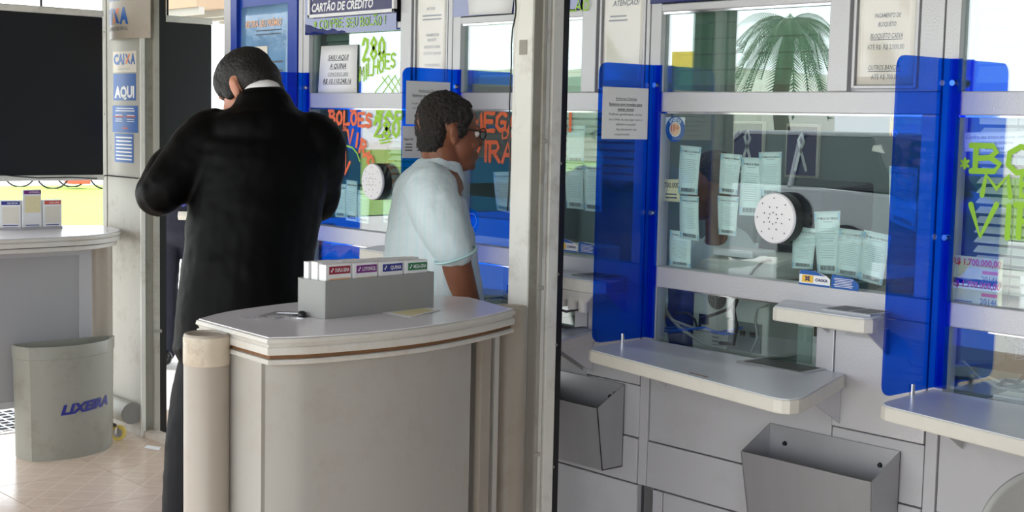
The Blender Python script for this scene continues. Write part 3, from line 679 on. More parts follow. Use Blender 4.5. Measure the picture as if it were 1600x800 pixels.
# blue film header with a framed sign over the far window
s = S[0]; t = thing('header_film', 'blue glossy header over the far window with green handwriting', 'sign', (s+.33, 2.995, ZU1+.03))
part('film', MB().box(s+.022, s+.60, 2.996, 2.9985, 1.8646, 2.44), 'header_film', t)
for b in handwrite([], wallfn(2.9945), '* COMPRE SEU BOLA~O !', -4.5339, 1.8862, .030, .0205, .0042, .30): part('letter', b, 'neon_green', t)
t = thing('framed_sign', 'navy framed sign with white capital letters at the top, left of the pillar', 'sign', (s+.33, 2.985, 1.99))
x0, x1, z0 = -4.552, -4.0086, 1.9258
part('frame', MB().box(x0, x1, 2.978, 2.993, z0, z0+.012).box(x0, x0+.012, 2.978, 2.993, z0, 2.42).box(x1-.012, x1, 2.978, 2.993, z0, 2.42), 'white_ink', t, bevel=.001)
part('board', MB().box(x0+.010, x1-.010, 2.984, 2.992, z0+.010, 2.42), 'navy_sign', t)
m = MB(); m.text('(CORRENTE E POUPANÇA)', wallfn(2.9835), x0+.02, x1-.03, z0+.072, z0+.100, .2, .01); m.text('CARTÃO DE CRÉDITO', wallfn(2.9835), x0+.02, x1-.13, z0+.022, z0+.052, .2, .03); part('lettering', m, 'white_ink', t)
# header of the second bay: blue film and a white sheet
s = S[1]; t = thing('header_film', 'blue glossy header film behind the top of the pillar', 'sign', (s+.33, 2.995, ZU1+.03))
part('film', MB().box(s+.006, s+.615, 2.996, 2.9985, ZU1+.024, 2.44), 'header_film', t)
for b in handwrite([], wallfn(2.9945), 'BOLA~O', -3.2066, 1.8889, .032, .024, .005, .3): part('letter', b, 'neon_green', t)
notice((-3.6233, 2.0317), (-3.3766, 2.0241), (-3.6128, 1.8982), (-3.4029, 1.8954), 2.992, 'white sheet hanging from the top edge just left of the pillar', [('lines', .15, .95, .38, .42, 1, .9, .05)])

# poster in the blue bay
f = quadfn((-5.0754, 1.9903), (-4.6947, 1.9948), (-5.073, 1.6083), (-4.7082, 1.6096), 3.006, .004)
t = thing('prize_poster', 'pale blue glossy poster behind the head of the man in black', 'poster', (-4.9, 3.0, 1.62))
part('sheet', patch(f, 8, 10), 'poster_pale', t, smooth=180); f2 = quadfn((-5.0754, 1.9903), (-4.6947, 1.9948), (-5.073, 1.6083), (-4.7082, 1.6096), 3.0035, .004)
m = MB(); m.text('RETIRA SEU PRÊMIO', f2, .1, .80, .78, .85, .15, .02); part('title', m, 'peach', t)
part('inset', quad(MB(), f2, .26, .54, .08, .58), 'paper_aged', t)
m = MB(); lines_block(m, f2, .60, .86, .1, .46, 4, .2); lines_block(m, f2, .08, .22, .42, .5, 1, .4); lines_block(m, f2, .3, .8, .68, .76, 2, .25); part('print', m, 'ink_grey', t)

# painted lettering on the panes
def painted(name, label, mname, draw, loc):
    m = []; draw(m); t = thing(name, label, 'lettering', loc)
    for b in m: part('letter', b, mname, t)
    return t
OW = wallfn(3.0176)
def d1(m):
    handwrite(m, OW, '280', -4.2484, 1.7662, .078, .038, .015, .3)
    handwrite(m, OW, "MI'LHO~ES", -4.2631, 1.6901, .050, .027, .009, .28, .006)
    a, b = (-4.1473, 1.6481)
    strokes(m, OW, [[(a-.02+.05*k, b), (a+.06+.04*k, b+.06)] for k in range(3)] + [[(a+.02+.04*k, b+.055), (a+.09+.03*k, b)] for k in range(3)], .004)
painted('painted_sum', 'lime green painted sum of millions on the far upper window', 'neon_green', d1, (-4.2625, 3.011, 1.6576))
def d2(m):
    handwrite(m, OW, 'BOLO~ES', -4.4553, 1.5315, .046, .035, .014, .32, -.001)
    handwrite(m, OW, 'DA', -4.3664, 1.5044, .020, .010, .004, .3)
    for ch, (a, b), h_, r_ in (('V', (-4.3364, 1.4601), .050, .0), ('I', (-4.287, 1.452), .048, -.2), ('R', (-4.2623, 1.4339), .046, -.35), ('A', (-4.2337, 1.4161), .036, -.7), ('D', (-4.2133, 1.3982), .034, -.9), ('A', (-4.1969, 1.3755), .034, -1.0)):
        handwrite(m, OW, ch, a, b, h_, .034, .013, .2, 0, r_)
    (a, b), (c, d) = (-4.3525, 1.4313), (-4.3511, 1.3507)
    strokes(m, OW, [[(a, b), (c, d)], [(c-.03, d+.035), (c, d-.004), (c+.03, d+.04)]], .013)
painted('painted_words', 'orange painted words and down arrow on the far main window', 'paint_orange', d2, (-4.4721, 3.011, 1.5145))
def d3(m):
    handwrite(m, OW, 'SA~O', -4.1649, 1.5541, .030, .046, .014, .28)
    handwrite(m, OW, '280', -4.1715, 1.4896, .060, .044, .016, .25)
    for q in ([(-4.1398, 1.4743), (-4.0628, 1.4852)], [(-4.1318, 1.4653), (-4.0702, 1.4736)], [(-4.3404, 1.4506), (-4.3032, 1.4445), (-4.2743, 1.4242), (-4.2575, 1.3967)]): strokes(m, OW, [q], .006)
painted('painted_sum', 'lime green painted sum on the far main window beside the orange words', 'neon_green', d3, (-4.1645, 3.011, 1.5312))
def d4(m):
    handwrite(m, OW, 'MEGA', -3.6151, 1.5227, .058, .048, .016, .25)
    handwrite(m, OW, 'DA', -3.4651, 1.4965, .03, .03, .008, .25)
    handwrite(m, OW, 'VIRADA', -3.6188, 1.4209, .062, .050, .014, .3)
    handwrite(m, OW, 'A!', -3.2113, 1.53, .055, .045, .013, .25)
painted('painted_words', 'orange painted words on the window before the older man, crossing behind the pillar', 'paint_orange', d4, (-3.582, 3.011, 1.5191))
x, z = (-1.8038, 1.4846)
def d5(m):
    handwrite(m, OW, '*', -1.8093, 1.4602, .032, .026, .007)
    handwrite(m, OW, 'BOLA~O', -1.7721, 1.4572, .060, .066, .014, .26, .002)
    handwrite(m, OW, 'MEGA', -1.7475, 1.4044, .048, .072, .013, .3, .002)
    handwrite(m, OW, 'VIRADA', -1.775, 1.3032, .074, .066, .014, .3, .006)
painted('painted_words', 'large lime green painted words on the window at the right edge', 'neon_green', d5, (x, 3.011, z))

# stickers
cx, cz = (-2.7217, 1.541); r = .037
t = thing('age_sticker', 'round blue and orange age limit sticker in the upper left window corner', 'sticker', (cx, 3.025, cz-r))
def disc(m, r0, r1, Y, n=40, sq=1.): 
    v = [(cx+q*math.cos(2*math.pi*k/n)*sq, Y, cz+q*math.sin(2*math.pi*k/n)) for q in (r0, r1) for k in range(n)]
    return m.add(v, [(k, (k+1) % n, n+(k+1) % n, n+k) for k in range(n)])
part('ring', disc(MB(), r*.56, r, 3.0245), 'caixa_blue', t); part('rim', disc(MB(), r*.52, r*.58, 3.0243), 'white_ink', t)
part('centre', MB().add([(cx+r*.56*math.cos(2*math.pi*k/32), 3.0246, cz+r*.56*math.sin(2*math.pi*k/32)) for k in range(32)], [tuple(range(32))]), 'peach', t)
part('backing', MB().box(cx-r, cx+r*.95, 3.0252, 3.0258, cz-r*.2, cz+r*.92), 'paper', t)
part('number', MB().text('18+', lambda a, b: (cx-r*.42+a*r*.84, 3.0240, cz-r*.15+b*r*.5), 0, 1, 0, 1, 0, .03), 'caixa_orange', t)
m = MB(); tv, tf, tw = text_geo('APOSTAR', 0, .03)
m.add([(cx+(r*.64+p[1]*r*.26)*math.cos(math.radians(140-100*p[0]/tw)), 3.0239, cz+(r*.64+p[1]*r*.26)*math.sin(math.radians(140-100*p[0]/tw))) for p in tv], tf); part('lettering', m, 'white_ink', t)
(ax, az), (bx, bz) = (-2.0119, 1.5914), (-1.9223, 1.538)
t = thing('yellow_sticker', 'yellow and green sticker at the top right corner of the near window', 'sticker', (ax, 3.025, bz))
part('sheet', MB().box(ax, bx, 3.025, 3.0256, bz, az), 'sticker_yellow', t); part('green_half', MB().box(ax+.028, bx, 3.0244, 3.0249, bz, bz+(az-bz)*.55), 'h_green', t)
m = MB(); m.text('Loteria responsável', lambda a, b: (ax+.003+a*(bx-ax-.006), 3.0243, az-.016+b*.010), 0, 1, 0, 1, 0, .01); m.text('Sim ao jogo', lambda a, b: (ax+.012+a*(bx-ax-.03), 3.0243, az-.030+b*.009), 0, 1, 0, 1, 0, .01); part('lettering', m, 'ink', t)
m = MB(); q = .011; c0 = (ax+.016, az-.048)
v = [(c0[0]+w_*math.cos(2*math.pi*k/24), 3.0241, c0[1]+w_*math.sin(2*math.pi*k/24)) for w_ in (q*.78, q) for k in range(24)]; m.add(v, [(k, (k+1) % 24, 24+(k+1) % 24, 24+k) for k in range(24)]); brush(m, lambda a, b: (a, 3.0241, b), [(c0[0]-q*.6, c0[1]+q*.6), (c0[0]+q*.6, c0[1]-q*.6)], .002)
part('ban_ring', m, 'ink_red', t); part('ban_disc', MB().add([(c0[0]+q*.8*math.cos(2*math.pi*k/20), 3.0243, c0[1]+q*.8*math.sin(2*math.pi*k/20)) for k in range(20)], [tuple(range(20))]), 'paper', t)
def bank_sticker(pa, pb, pc, label, Y=3.0115):
    (x0, z0), (x1, z1), x2 = pa, pb, pc
    t = thing('bank_sticker', label, 'sticker', (x0, Y, z0), 'bank stickers on the window rails'); h = z1-z0; fn = lambda a, b: (x0+(x1-x0)*a, Y-.001, z0+h*b)
    part('white_card', MB().wallprism([(x0, z0), (x1, z0), (x1, z0+h*.55), (x1-.012, z0+h*.75), (x0+(x1-x0)*.5, z1), (x0+.006, z1), (x0, z1-.006)], Y, Y+.0006), 'paper', t)
    m = MB(); quad(m, fn, 0, 1, 0, .13); m.add([fn(0, .72), fn(.85, .72), fn(.5, 1), fn(.05, 1)], [(0, 1, 2, 3)]); part('blue_band', m, 'caixa_blue', t)
    part('yellow_mark', quad(MB(), fn, .10, .46, .2, .68), 'sticker_yellow', t)
    m = MB(); f3 = lambda a, b: (x0+(x1-x0)*a, Y-.0016, z0+h*b)
    brush(m, lambda a, b: (x0+a, Y-.0016, z0+b), [((x1-x0)*.22, h*.58), ((x1-x0)*.34, h*.46), ((x1-x0)*.22, h*.34)], .004); brush(m, lambda a, b: (x0+a, Y-.0016, z0+b), [((x1-x0)*.34, h*.58), ((x1-x0)*.22, h*.46), ((x1-x0)*.34, h*.34)], .004)
    m.text('CAIXA', f3, .53, .93, .34, .52, .1, .03); part('lettering', m, 'navy', t)
    y0 = x1+.004; y1 = x2; hb = h*.92
    part('blue_card', MB().wallprism([(y0, z0), (y1, z0), (y1, z0+hb*.5), (y1-.02, z0+hb*.85), (y0+.004, z0+hb), (y0, z0+hb-.004)], Y, Y+.0006), 'caixa_blue', t)
    part('white_print', lines_block(MB(), lambda a, b: (y0+(y1-y0)*a, Y-.001, z0+hb*b), .08, .82, .12, .80, 6, .35, .2), 'white_ink', t)
bank_sticker((-2.2476, 1.145), (-2.1505, 1.1839), -2.0631, 'white and blue bank sticker under the row of four receipts', 2.9985)
bank_sticker((-3.1778, 1.1579), (-3.0807, 1.196), -2.9949, 'white and blue bank sticker just right of the pillar', 2.9985)
# prize cards and small notice in the right-hand window
for (pa, pb, lab) in (((-1.8227, 1.257), (-1.6894, 1.2022), 'upper cheque-like prize card low in the window at the right edge'), ((-1.8249, 1.2042), (-1.6875, 1.1422), 'lower cheque-like prize card low in the window at the right edge')):
    x0, x1 = pa[0], pb[0]; z1 = pa[1]; z0 = z1-.078
    t = thing('prize_card', lab, 'card', (x0, 3.026, z0), 'prize cards in the right window'); fn = lambda a, b: (x0+(x1-x0)*a, 3.0252, z0+(z1-z0)*b)
    part('card', MB().box(x0, x1, 3.0258, 3.0266, z0, z1), 'money_print', t); part('pale_band', quad(MB(), fn, 0, 1, .0, .16), 'paper', t)
    f3 = lambda a, b: (x0+(x1-x0)*a, 3.0248, z0+(z1-z0)*b)
    part('sum', MB().text('R$ 1.700.000,00', f3, .03, .97, .74, .93, 0, .03), 'ink_red', t)
    m = MB(); m.text('20146', f3, .6, .93, .26, .44, 0, .0); lines_block(m, f3, .05, .5, .24, .36, 1, .3); lines_block(m, f3, .05, .9, .05, .11, 1, .4); part('print', m, 'ink_grey', t); part('tab', quad(MB(), f3, .62, .92, .5, .6), 'h_coral', t)
notice((-1.8054, 1.5496), (-1.6497, 1.5556), (-1.8028, 1.5043), (-1.6469, 1.5089), 3.026, 'small white notice behind the green lettering of the right window', [('Confira seu troco no caixa, não', .03, .97, .68, .84, .25, .0, 1), ('aceitamos reclamações', .2, .8, .40, .56, .25, .0, 1), ('posteriores', .35, .65, .12, .28, .25, .0, 1)])
# odd slips
single('torn_slip', patch(quadfn((-2.0561, 1.5128), (-2.0356, 1.5149), (-2.0609, 1.4983), (-2.0233, 1.493), 3.026, .003), 2, 3), 'paper_aged', 'small curled torn paper hanging high on the near window', 'paper', (-2.0561, 3.026, 1.493), smooth=180)
t = notice((-2.7699, 1.3964), (-2.7058, 1.3992), (-2.7672, 1.3336), (-2.703, 1.3335), 3.034, 'pale yellow printed slip left of the first receipt column', [('700.000', .1, .95, .62, .85, 0, .01, 0), ('lines', .1, .9, .1, .4, 2)], 'slip_yellow')
cx, cz = (-3.6193, 1.2196); r = .040
t = thing('age_sticker', 'round blue sticker low on the window before the older man', 'sticker', (cx, 3.025, cz-r))
part('ring', disc(MB(), r*.62, r, 3.0245), 'caixa_blue', t); part('inner_ring', disc(MB(), r*.02, r*.60, 3.0246), 'frame_blue', t); part('rim', disc(MB(), r*.58, r*.64, 3.0243), 'white_ink', t)

# ================================================================== INSIDE THE BOOTH
single('work_counter', MB().box(-4.48, .4, 3.07, 3.66, .85, .88).box(-4.48, .4, 3.60, 3.64, .01, .85), 'booth_in', 'grey work counter running behind the booth windows', 'counter', (-2.3, 3.35, .85), bevel=.004)
lamp = thing('ceiling_lamp', 'long white tube lamp on the booth ceiling', 'lamp', (-2.4, 3.9, 2.4))
part('housing', MB().box(-4.6, -.4, 3.82, 3.98, 2.42, 2.45), 'plastic_beige', lamp)
part('tube', MB().cyl((-4.55, 3.9, 2.40), (-.45, 3.9, 2.40), .018, .018, 12), 'lamp_white', lamp)
def arc(p, q, sag, n=10, side=0.):
    return [(p[0]+(q[0]-p[0])*t+side*math.sin(math.pi*t), p[1]+(q[1]-p[1])*t, p[2]+(q[2]-p[2])*t-sag*math.sin(math.pi*t)) for t in [k/n for k in range(n+1)]]
def fan_rings(parent, c, r, Y):
    for k in range(5):
        q = r*(1-.18*k); m = MB(); v = [(c[0]+w_*math.cos(2*math.pi*j/28), Y, c[1]+w_*math.sin(2*math.pi*j/28)) for w_ in (q-.0022, q) for j in range(28)]
        m.add(v, [(j, (j+1) % 28, 28+(j+1) % 28, 28+j) for j in range(28)]); part('fan_ring', m, 'steel', parent)
    m = MB()
    for a in (.4, 2.5, 4.6): brush(m, lambda a_, b_: (a_, Y-.001, b_), [(c[0], c[1]), (c[0]+r*math.cos(a), c[1]+r*math.sin(a))], .003)
    part('fan_spokes', m, 'steel', parent)
def computer(x0, x1, z1, label, fan, Y=3.22, slots=True):
    t = thing('computer_case', label, 'computer', ((x0+x1)/2, Y+.2, .88), 'computer cases behind the lower windows')
    part('case', MB().box(x0, x1, Y, Y+.4, .881, z1), 'plastic_beige', t, bevel=.006)
    f = part('fan_well', MB().cyl((fan[0], Y+.002, fan[1]), (fan[0], Y-.004, fan[1]), fan[2]*1.02, fan[2]*1.02, 28), 'plastic_black', t)
    fan_rings(f, (fan[0], fan[1]), fan[2], Y-.0055)
    part('socket_plate', MB().box(x1-.14, x1-.02, Y-.006, Y, .90, .985), 'plastic_grey', t)
    for k in range(3): part('port', MB().box(x1-.13+.036*k, x1-.112+.036*k, Y-.009, Y-.006, .945, .960), 'plastic_black', t)
    part('power_socket', MB().box(x0+.03, x0+.065, Y-.006, Y, .96, .99), 'plastic_black', t)
    for k in range(4): part('vent_slot', MB().box(x0+.08, x1-.18, Y-.002, Y, .90+.012*k, .905+.012*k), 'plastic_grey', t)
    return t
(fx, fz) = (-2.7081, 1.0435)
computer(-2.8027, -2.5175, 1.12, 'white computer case with a wire fan grille behind the near lower window', (fx, fz, .033))
(fx, fz) = (-1.7435, 1.03)
computer(-1.52, -1.20, 1.14, 'computer case with a round grille behind the lower window at the right edge', (fx, fz, .035))
computer(-3.68, -3.50, 1.12, 'computer case in the dark behind the lower window left of the pillar', (-3.60, 1.06, .035))
computer(-4.28, -4.04, 1.10, 'computer case behind the far lower window beside the pale shirt', (-4.2, 1.05, .03))
t = thing('power_supply', 'grey boxed power supply right of the wire fan grille', 'device', (-2.35, 3.3, .88))
part('body', MB().box(-2.40, -2.30, 3.2, 3.36, .885, 1.07), 'plastic_beige', t, bevel=.008); part('plate', MB().box(-2.392, -2.345, 3.196, 3.2, .90, 1.0), 'louvre', t); part('socket', MB().box(-2.335, -2.312, 3.19, 3.2, .98, 1.01), 'plastic_black', t)
t = thing('monitor', 'old bulky grey monitor behind the raised shelf of the near window', 'monitor', (-2.1, 3.4, .88))
part('shell', MB().hexa([(-2.22, 3.16, .95), (-1.98, 3.16, .95), (-1.93, 3.5, .93), (-2.27, 3.5, .93)], [(-2.20, 3.18, 1.10), (-2.0, 3.18, 1.10), (-1.93, 3.5, 1.14), (-2.27, 3.5, 1.14)]), 'plastic_grey', t, bevel=.012); part('foot', MB().cyl((-2.1, 3.35, .88), (-2.1, 3.35, .95), .1, .06, 24), 'plastic_grey', t, smooth=40)
# cables, each a thing of its own
def cable(pts, r, m, label): single('cable', MB().tube(pts, r, 6), m, label, 'cable', tuple(pts[0]), smooth=180)
def wy(*a): return a
cab = [([(-2.844, 3.13, 1.0503), (-2.8222, 3.12, 0.9955), (-2.7467, 3.1, 0.9601), (-2.6513, 3.1, 0.9233), (-2.5676, 3.1, 0.9215)], .005, 'cable_grey', 'thick pale cable looping at the left of the near lower window'),
 ([(-2.8326, 3.11, 1.0297), (-2.7778, 3.1, 0.9792), (-2.6898, 3.1, 0.9652), (-2.6292, 3.1, 0.9672)], .004, 'cable_grey', 'second pale cable crossing the left of the near lower window'),
 ([(-2.8273, 3.1, 0.9385), (-2.7425, 3.09, 0.9538), (-2.6535, 3.1, 0.9716), (-2.5813, 3.1, 0.9621), (-2.5512, 3.12, 0.9679)], .004, 'cable_blue', 'bright blue network cable low in the near lower window'),
 ([(-2.8693, 3.14, 0.9378), (-2.7534, 3.13, 0.9607), (-2.6302, 3.13, 0.9571), (-2.545, 3.14, 0.9818)], .004, 'cable_blue', 'second blue network cable behind the bright one'),
 ([(-2.8172, 3.16, 0.9931), (-2.7601, 3.15, 0.9966), (-2.7232, 3.14, 0.9826), (-2.7033, 3.13, 0.9555)], .004, 'plastic_black', 'short black lead left of the wire fan grille'),
 ([(-2.7135, 3.15, 0.9602), (-2.7012, 3.14, 0.989), (-2.6412, 3.14, 1.0112), (-2.5943, 3.14, 1.0314), (-2.5837, 3.16, 1.0572)], .005, 'plastic_black', 'black lead curving under the wire fan grille'),
 ([(-2.5756, 3.15, 1.0588), (-2.5718, 3.13, 1.031), (-2.5498, 3.12, 0.9865), (-2.559, 3.12, 0.9338), (-2.6169, 3.13, 0.9289)], .006, 'plastic_black', 'thick black lead hanging right of the wire fan grille'),
 ([(-2.4648, 3.15, 1.0545), (-2.4926, 3.14, 1.043), (-2.4842, 3.12, 1.0127), (-2.4569, 3.1, 0.9671), (-2.4739, 3.09, 0.9224)], .0035, 'cable_grey', 'thin grey lead with a plug beside the power supply'),
 ([(-2.3371, 3.1, 1.0371), (-2.3048, 3.1, 1.0322), (-2.265, 3.1, 1.0353)], .003, 'cable_grey', 'pale lead under the near raised shelf'),
 ([(-1.8336, 3.12, 0.987), (-1.7768, 3.1, 0.9576), (-1.725, 3.1, 0.9405), (-1.6591, 3.1, 0.9416)], .004, 'cable_grey', 'pale lead lying low in the lower window at the right edge'),
 ([(-1.8392, 3.18, 0.9236), (-1.791, 3.17, 0.9482), (-1.7421, 3.16, 0.9408), (-1.6927, 3.16, 0.9547)], .004, 'paper_aged', 'looped cream lead before the rightmost computer case'),
 ([(-1.7652, 3.16, 0.9277), (-1.7283, 3.14, 0.9545), (-1.6873, 3.12, 0.9566), (-1.672, 3.12, 0.9745)], .005, 'plastic_black', 'black lead before the rightmost computer case')]
for c in cab: cable(*c)
# black lead hanging on the front of the second bay
cable([(-2.961, 2.93, 1.0566), (-2.97, 2.94, 1.0262), (-3.0175, 2.95, 0.9951), (-3.0728, 2.95, 0.981), (-3.1599, 2.97, 0.9835), (-3.2358, 2.98, 0.9945)], .004, 'plastic_black', 'black lead drooping below the broken raised shelf')
single('power_plug', MB().cyl((-2.9621, 2.93, 1.0852), (-2.9608, 2.93, 1.0509), .011, .008, 12), 'plastic_black', 'black plug hanging under the broken raised shelf', 'plug', (-2.9608, 2.93, 1.0509), smooth=40)
single('blue_bag', MB().loft([[(-2.86+.055*q*math.cos(a)+dx, 3.24+.05*q*math.sin(a), z) for a in [2*math.pi*k/14 for k in range(14)]] for q, z, dx in ((.75, .885, 0), (1.0, .95, .0), (.95, 1.02, .005), (.8, 1.08, -.01), (.4, 1.12, -.02))]), 'cloth_blue', 'dark blue cloth bag at the left of the near lower window', 'bag', (-2.86, 3.24, .88), smooth=180)
# behind the near main window
x, y, z = (-2.526, 3.4, 1.2676)
t = thing('monitor', 'dark bulky monitor behind the large speaker disc', 'monitor', (x, y, 1.126))
part('shell', MB().hexa([(x-.13, 3.32, z-.12), (x+.10, 3.32, z-.12), (x+.12, 3.56, z-.13), (x-.16, 3.56, z-.13)], [(x-.11, 3.34, z+.11), (x+.09, 3.34, z+.11), (x+.12, 3.56, z+.13), (x-.16, 3.56, z+.13)]), 'monitor_navy', t, bevel=.012)
part('neck', MB().cyl((x, 3.50, 1.121), (x, 3.50, z-.11), .05, .05, 16), 'monitor_navy', t, smooth=40)
for k in range(6): part('vent_slot', MB().box(x-.09, x+.07, 3.317, 3.325, z-.08+.022*k, z-.072+.022*k), 'plastic_black', t)
x, y, z = (-2.5551, 3.2, 1.1503)
t = thing('receipt_printer', 'cream receipt printer low behind the near main window', 'printer', (x, 3.3, 1.12))
part('body', MB().hexa([(x-.17, 3.12, 1.126), (x+.13, 3.12, 1.126), (x+.13, 3.29, 1.126), (x-.17, 3.29, 1.126)], [(x-.15, 3.13, 1.165), (x+.12, 3.13, 1.175), (x+.12, 3.28, 1.20), (x-.15, 3.28, 1.19)]), 'plastic_beige', t, bevel=.012); part('lid', MB().box(x-.13, x+.02, 3.16, 3.27, 1.178, 1.20), 'speaker_white', t, bevel=.006)
cable([(-2.5003, 3.11, 1.1383), (-2.4751, 3.1, 1.1592), (-2.4492, 3.1, 1.1812), (-2.4285, 3.11, 1.1879)], .004, 'plastic_black', 'short black lead on the cream receipt printer')
x, z = (-2.827, 1.1746)
t = thing('water_bottle', 'clear water bottle in the lower left corner of the near main window', 'bottle', (x, 3.10, 1.122))
part('bottle', MB().lathe((x, 3.10, 1.122), [(.018, 0), (.020, .01), (.020, .06), (.018, .065), (.020, .07), (.020, .10), (.009, .125), (.009, .135)], 20), 'lens', t, smooth=50); part('cap', MB().cyl((x, 3.10, 1.257), (x, 3.10, 1.272), .010, .010, 16), 'caixa_blue', t)
single('monitor_ledge', MB().box(-2.76, -2.29, 3.09, 3.38, 1.1225, 1.1245), 'booth_in', 'thin grey ledge carrying the receipt printer', 'ledge', (-2.5, 3.3, 1.1225))
# partition with two posters inside
single('inside_partition', MB().box(-4.4, -3.45, 4.30, 4.34, .01, 2.3).box(-3.43, -2.6, 4.30, 4.34, .01, 2.3), 'booth_in', 'pale inner partition with two dark posters seen through the near window', 'partition', (-3.4, 4.3, .01))
for (px, lab) in (((-3.4786, 4.29, 1.4751), 'dark poster with a pale figure, left of the two on the inner partition'), ((-3.2242, 4.29, 1.4678), 'dark poster with a pale figure, right of the two on the inner partition')):
    x, y, z = px; t = thing('wall_poster', lab, 'poster', (x, 4.29, z-.09), 'posters on the inner partition')
    part('frame', MB().box(x-.075, x+.075, 4.284, 4.298, z-.10, z+.10), 'paper_aged', t, bevel=.002); part('print_field', MB().box(x-.066, x+.066, 4.281, 4.284, z-.09, z+.09), 'navy_sign', t)
    m = MB(); fn = lambda a, b: (x+a, 4.2795, z+b)
    brush(m, fn, [(-.022, -.07), (-.01, -.02), (.012, .035), (.0, .065), (-.014, .04), (.008, -.02), (.026, -.07)], .012); part('figure', m, 'paper', t)
# blinds: each slat its own piece
def blind(x0, x1, z0, z1, Y, label, pitch=.0235):
    t = thing('window_blind', label, 'blind', ((x0+x1)/2, Y, z0), 'slatted blinds inside the windows')
    part('head_rail', MB().box(x0, x1, Y-.012, Y+.012, z1-.015, z1), 'blind_slat', t)
    n = int((z1-.018-z0)/pitch); o = None
    for k in range(n):
        z = z1-.03-k*pitch
        if o is None: o = part('slat', MB().hexa([(x0, Y-.011, z-.008), (x1, Y-.011, z-.008), (x1, Y+.011, z+.006), (x0, Y+.011, z+.006)], [(x0, Y-.011, z-.0068), (x1, Y-.011, z-.0068), (x1, Y+.011, z+.0072), (x0, Y+.011, z+.0072)]), 'blind_slat', t)
        else: copy_of(o, t, (0, 0, -k*pitch))
    part('cord', MB().cyl((x0+.10, Y-.013, z0), (x0+.10, Y-.013, z1), .0012, .0012, 6), 'ink_grey', t)
blind(-1.79, -.99, 1.15, 1.585, 3.075, 'wide slatted blind behind the green lettering at the right edge')
blind(-3.34, -2.86, 1.37, 1.585, 3.085, 'short slatted blind behind the receipts right of the pillar')
blind(-4.16, -3.80, 1.33, 1.585, 3.085, 'slatted blind behind the green sum of the far window')
single('paper_stack', MB().box(-1.78, -1.56, 3.12, 3.3, .881, .90).box(-1.76, -1.6, 3.14, 3.28, .90, .915), 'paper', 'white papers lying behind the lower window at the right edge', 'papers', (-1.67, 3.2, .88))
single('white_handset', MB().hexa([(-1.6671, 3.07, 1.1355), (-1.6447, 3.07, 1.138), (-1.6608, 3.1, 1.134), (-1.6834, 3.1, 1.1314)], [(-1.6691, 3.07, 1.2229), (-1.6499, 3.07, 1.2247), (-1.666, 3.1, 1.2215), (-1.6854, 3.1, 1.2197)]), 'speaker_white', 'white handset cut by the right edge beside the prize cards', 'handset', (-1.6677, 3.08, 1.1347), bevel=.006)

# ================================================================== FOREGROUND
# bow-fronted writing table
def cat(pts, k=4):
    P_ = [Vector((p[0], p[1], 0)) for p in pts]; out = []
    for i in range(len(P_)-1):
        a = P_[max(i-1, 0)]; b = P_[i]; c = P_[i+1]; d = P_[min(i+2, len(P_)-1)]
        for j in range(k):
            t = j/k; q = .5*((2*b)+(c-a)*t+(2*a-5*b+4*c-d)*t*t+(3*b-a-3*c+d)*t**3); out.append((q.x, q.y))
    out.append((P_[-1].x, P_[-1].y)); return out
front = cat([(-2.636, 1.628), (-2.604, 1.709), (-2.586, 1.82), (-2.580, 1.94), (-2.595, 2.08), (-2.640, 2.25), (-2.702, 2.410)])
back = cat([(-2.955, 2.470), (-3.05, 2.40), (-3.112, 2.21), (-3.118, 2.04), (-3.100, 1.917), (-3.054, 1.765), (-2.981, 1.645)])
top = front + back
def inset(poly, d):
    n = len(poly); out = []
    for i in range(n):
        a = Vector(poly[i-1]); b = Vector(poly[i]); c = Vector(poly[(i+1) % n])
        n1 = Vector((-(b-a).y, (b-a).x)).normalized(); n2 = Vector((-(c-b).y, (c-b).x)).normalized(); nn = (n1+n2); nn = nn/max(.4, nn.length_squared)*2
        out.append((b.x+nn.x*d, b.y+nn.y*d))
    return out
tb = thing('writing_table', 'bow-fronted white writing table in the centre foreground', 'table', (-2.85, 2.03, 0))
prof = [(0.004, 1.068), (.0, 1.066), (-.002, 1.058), (.004, 1.053), (.006, 1.049), (.001, 1.046), (.0, 1.036), (.002, 1.030)]
part('edge_moulding', MB().loft([[(x, y, z) for x, y in inset(top, d)] for d, z in prof[::-1]]), 'worn_white', tb, smooth=30)
part('table_top', MB().prism(inset(top, .005), 1.0681, 1.0702), 'table_top', tb)
low = inset(top, .004); part('lower_moulding', MB().loft([[(x, y, z) for x, y in inset(top, d)] for d, z in ((.012, 1.006), (.003, 1.009), (.001, 1.014), (.004, 1.019), (.014, 1.021))]), 'worn_white', tb, smooth=40)
part('dirt_gap', MB().prism(inset(top, .009), 1.021, 1.030), 'rust_brown', tb)  # brown dirt in the joint between the two mouldings
fr = [(p[0]-.045, p[1]) for p in front if 1.70 < p[1] < 2.38]
fr = [(-2.688, 1.655)] + fr
pan = [p for p in fr if p[1] <= 2.27]
part('front_panel', MB().prism(pan + [(p[0]-.018, p[1]) for p in pan[::-1]], .12, 1.006), 'table_panel', tb, smooth=30)
st = [(fr[0][0]+.004, 1.640), (fr[0][0]+.004, 1.668)]
e2 = [p for p in fr if p[1] > 2.25]
part('front_stile', MB().prism([(p[0]+.006, p[1]) for p in e2] + [(p[0]-.018, p[1]) for p in e2[::-1]], .10, 1.006), 'post_paint', tb, smooth=30)
part('end_panel', MB().box(-2.93, -2.6885, 1.645, 1.656, .12, 1.006), 'table_panel', tb)
part('end_panel', MB().box(-2.95, -2.72, 2.36, 2.375, .12, 1.006), 'table_panel', tb)
bk = [(p[0]+.05, p[1]) for p in back if 1.70 < p[1] < 2.37]
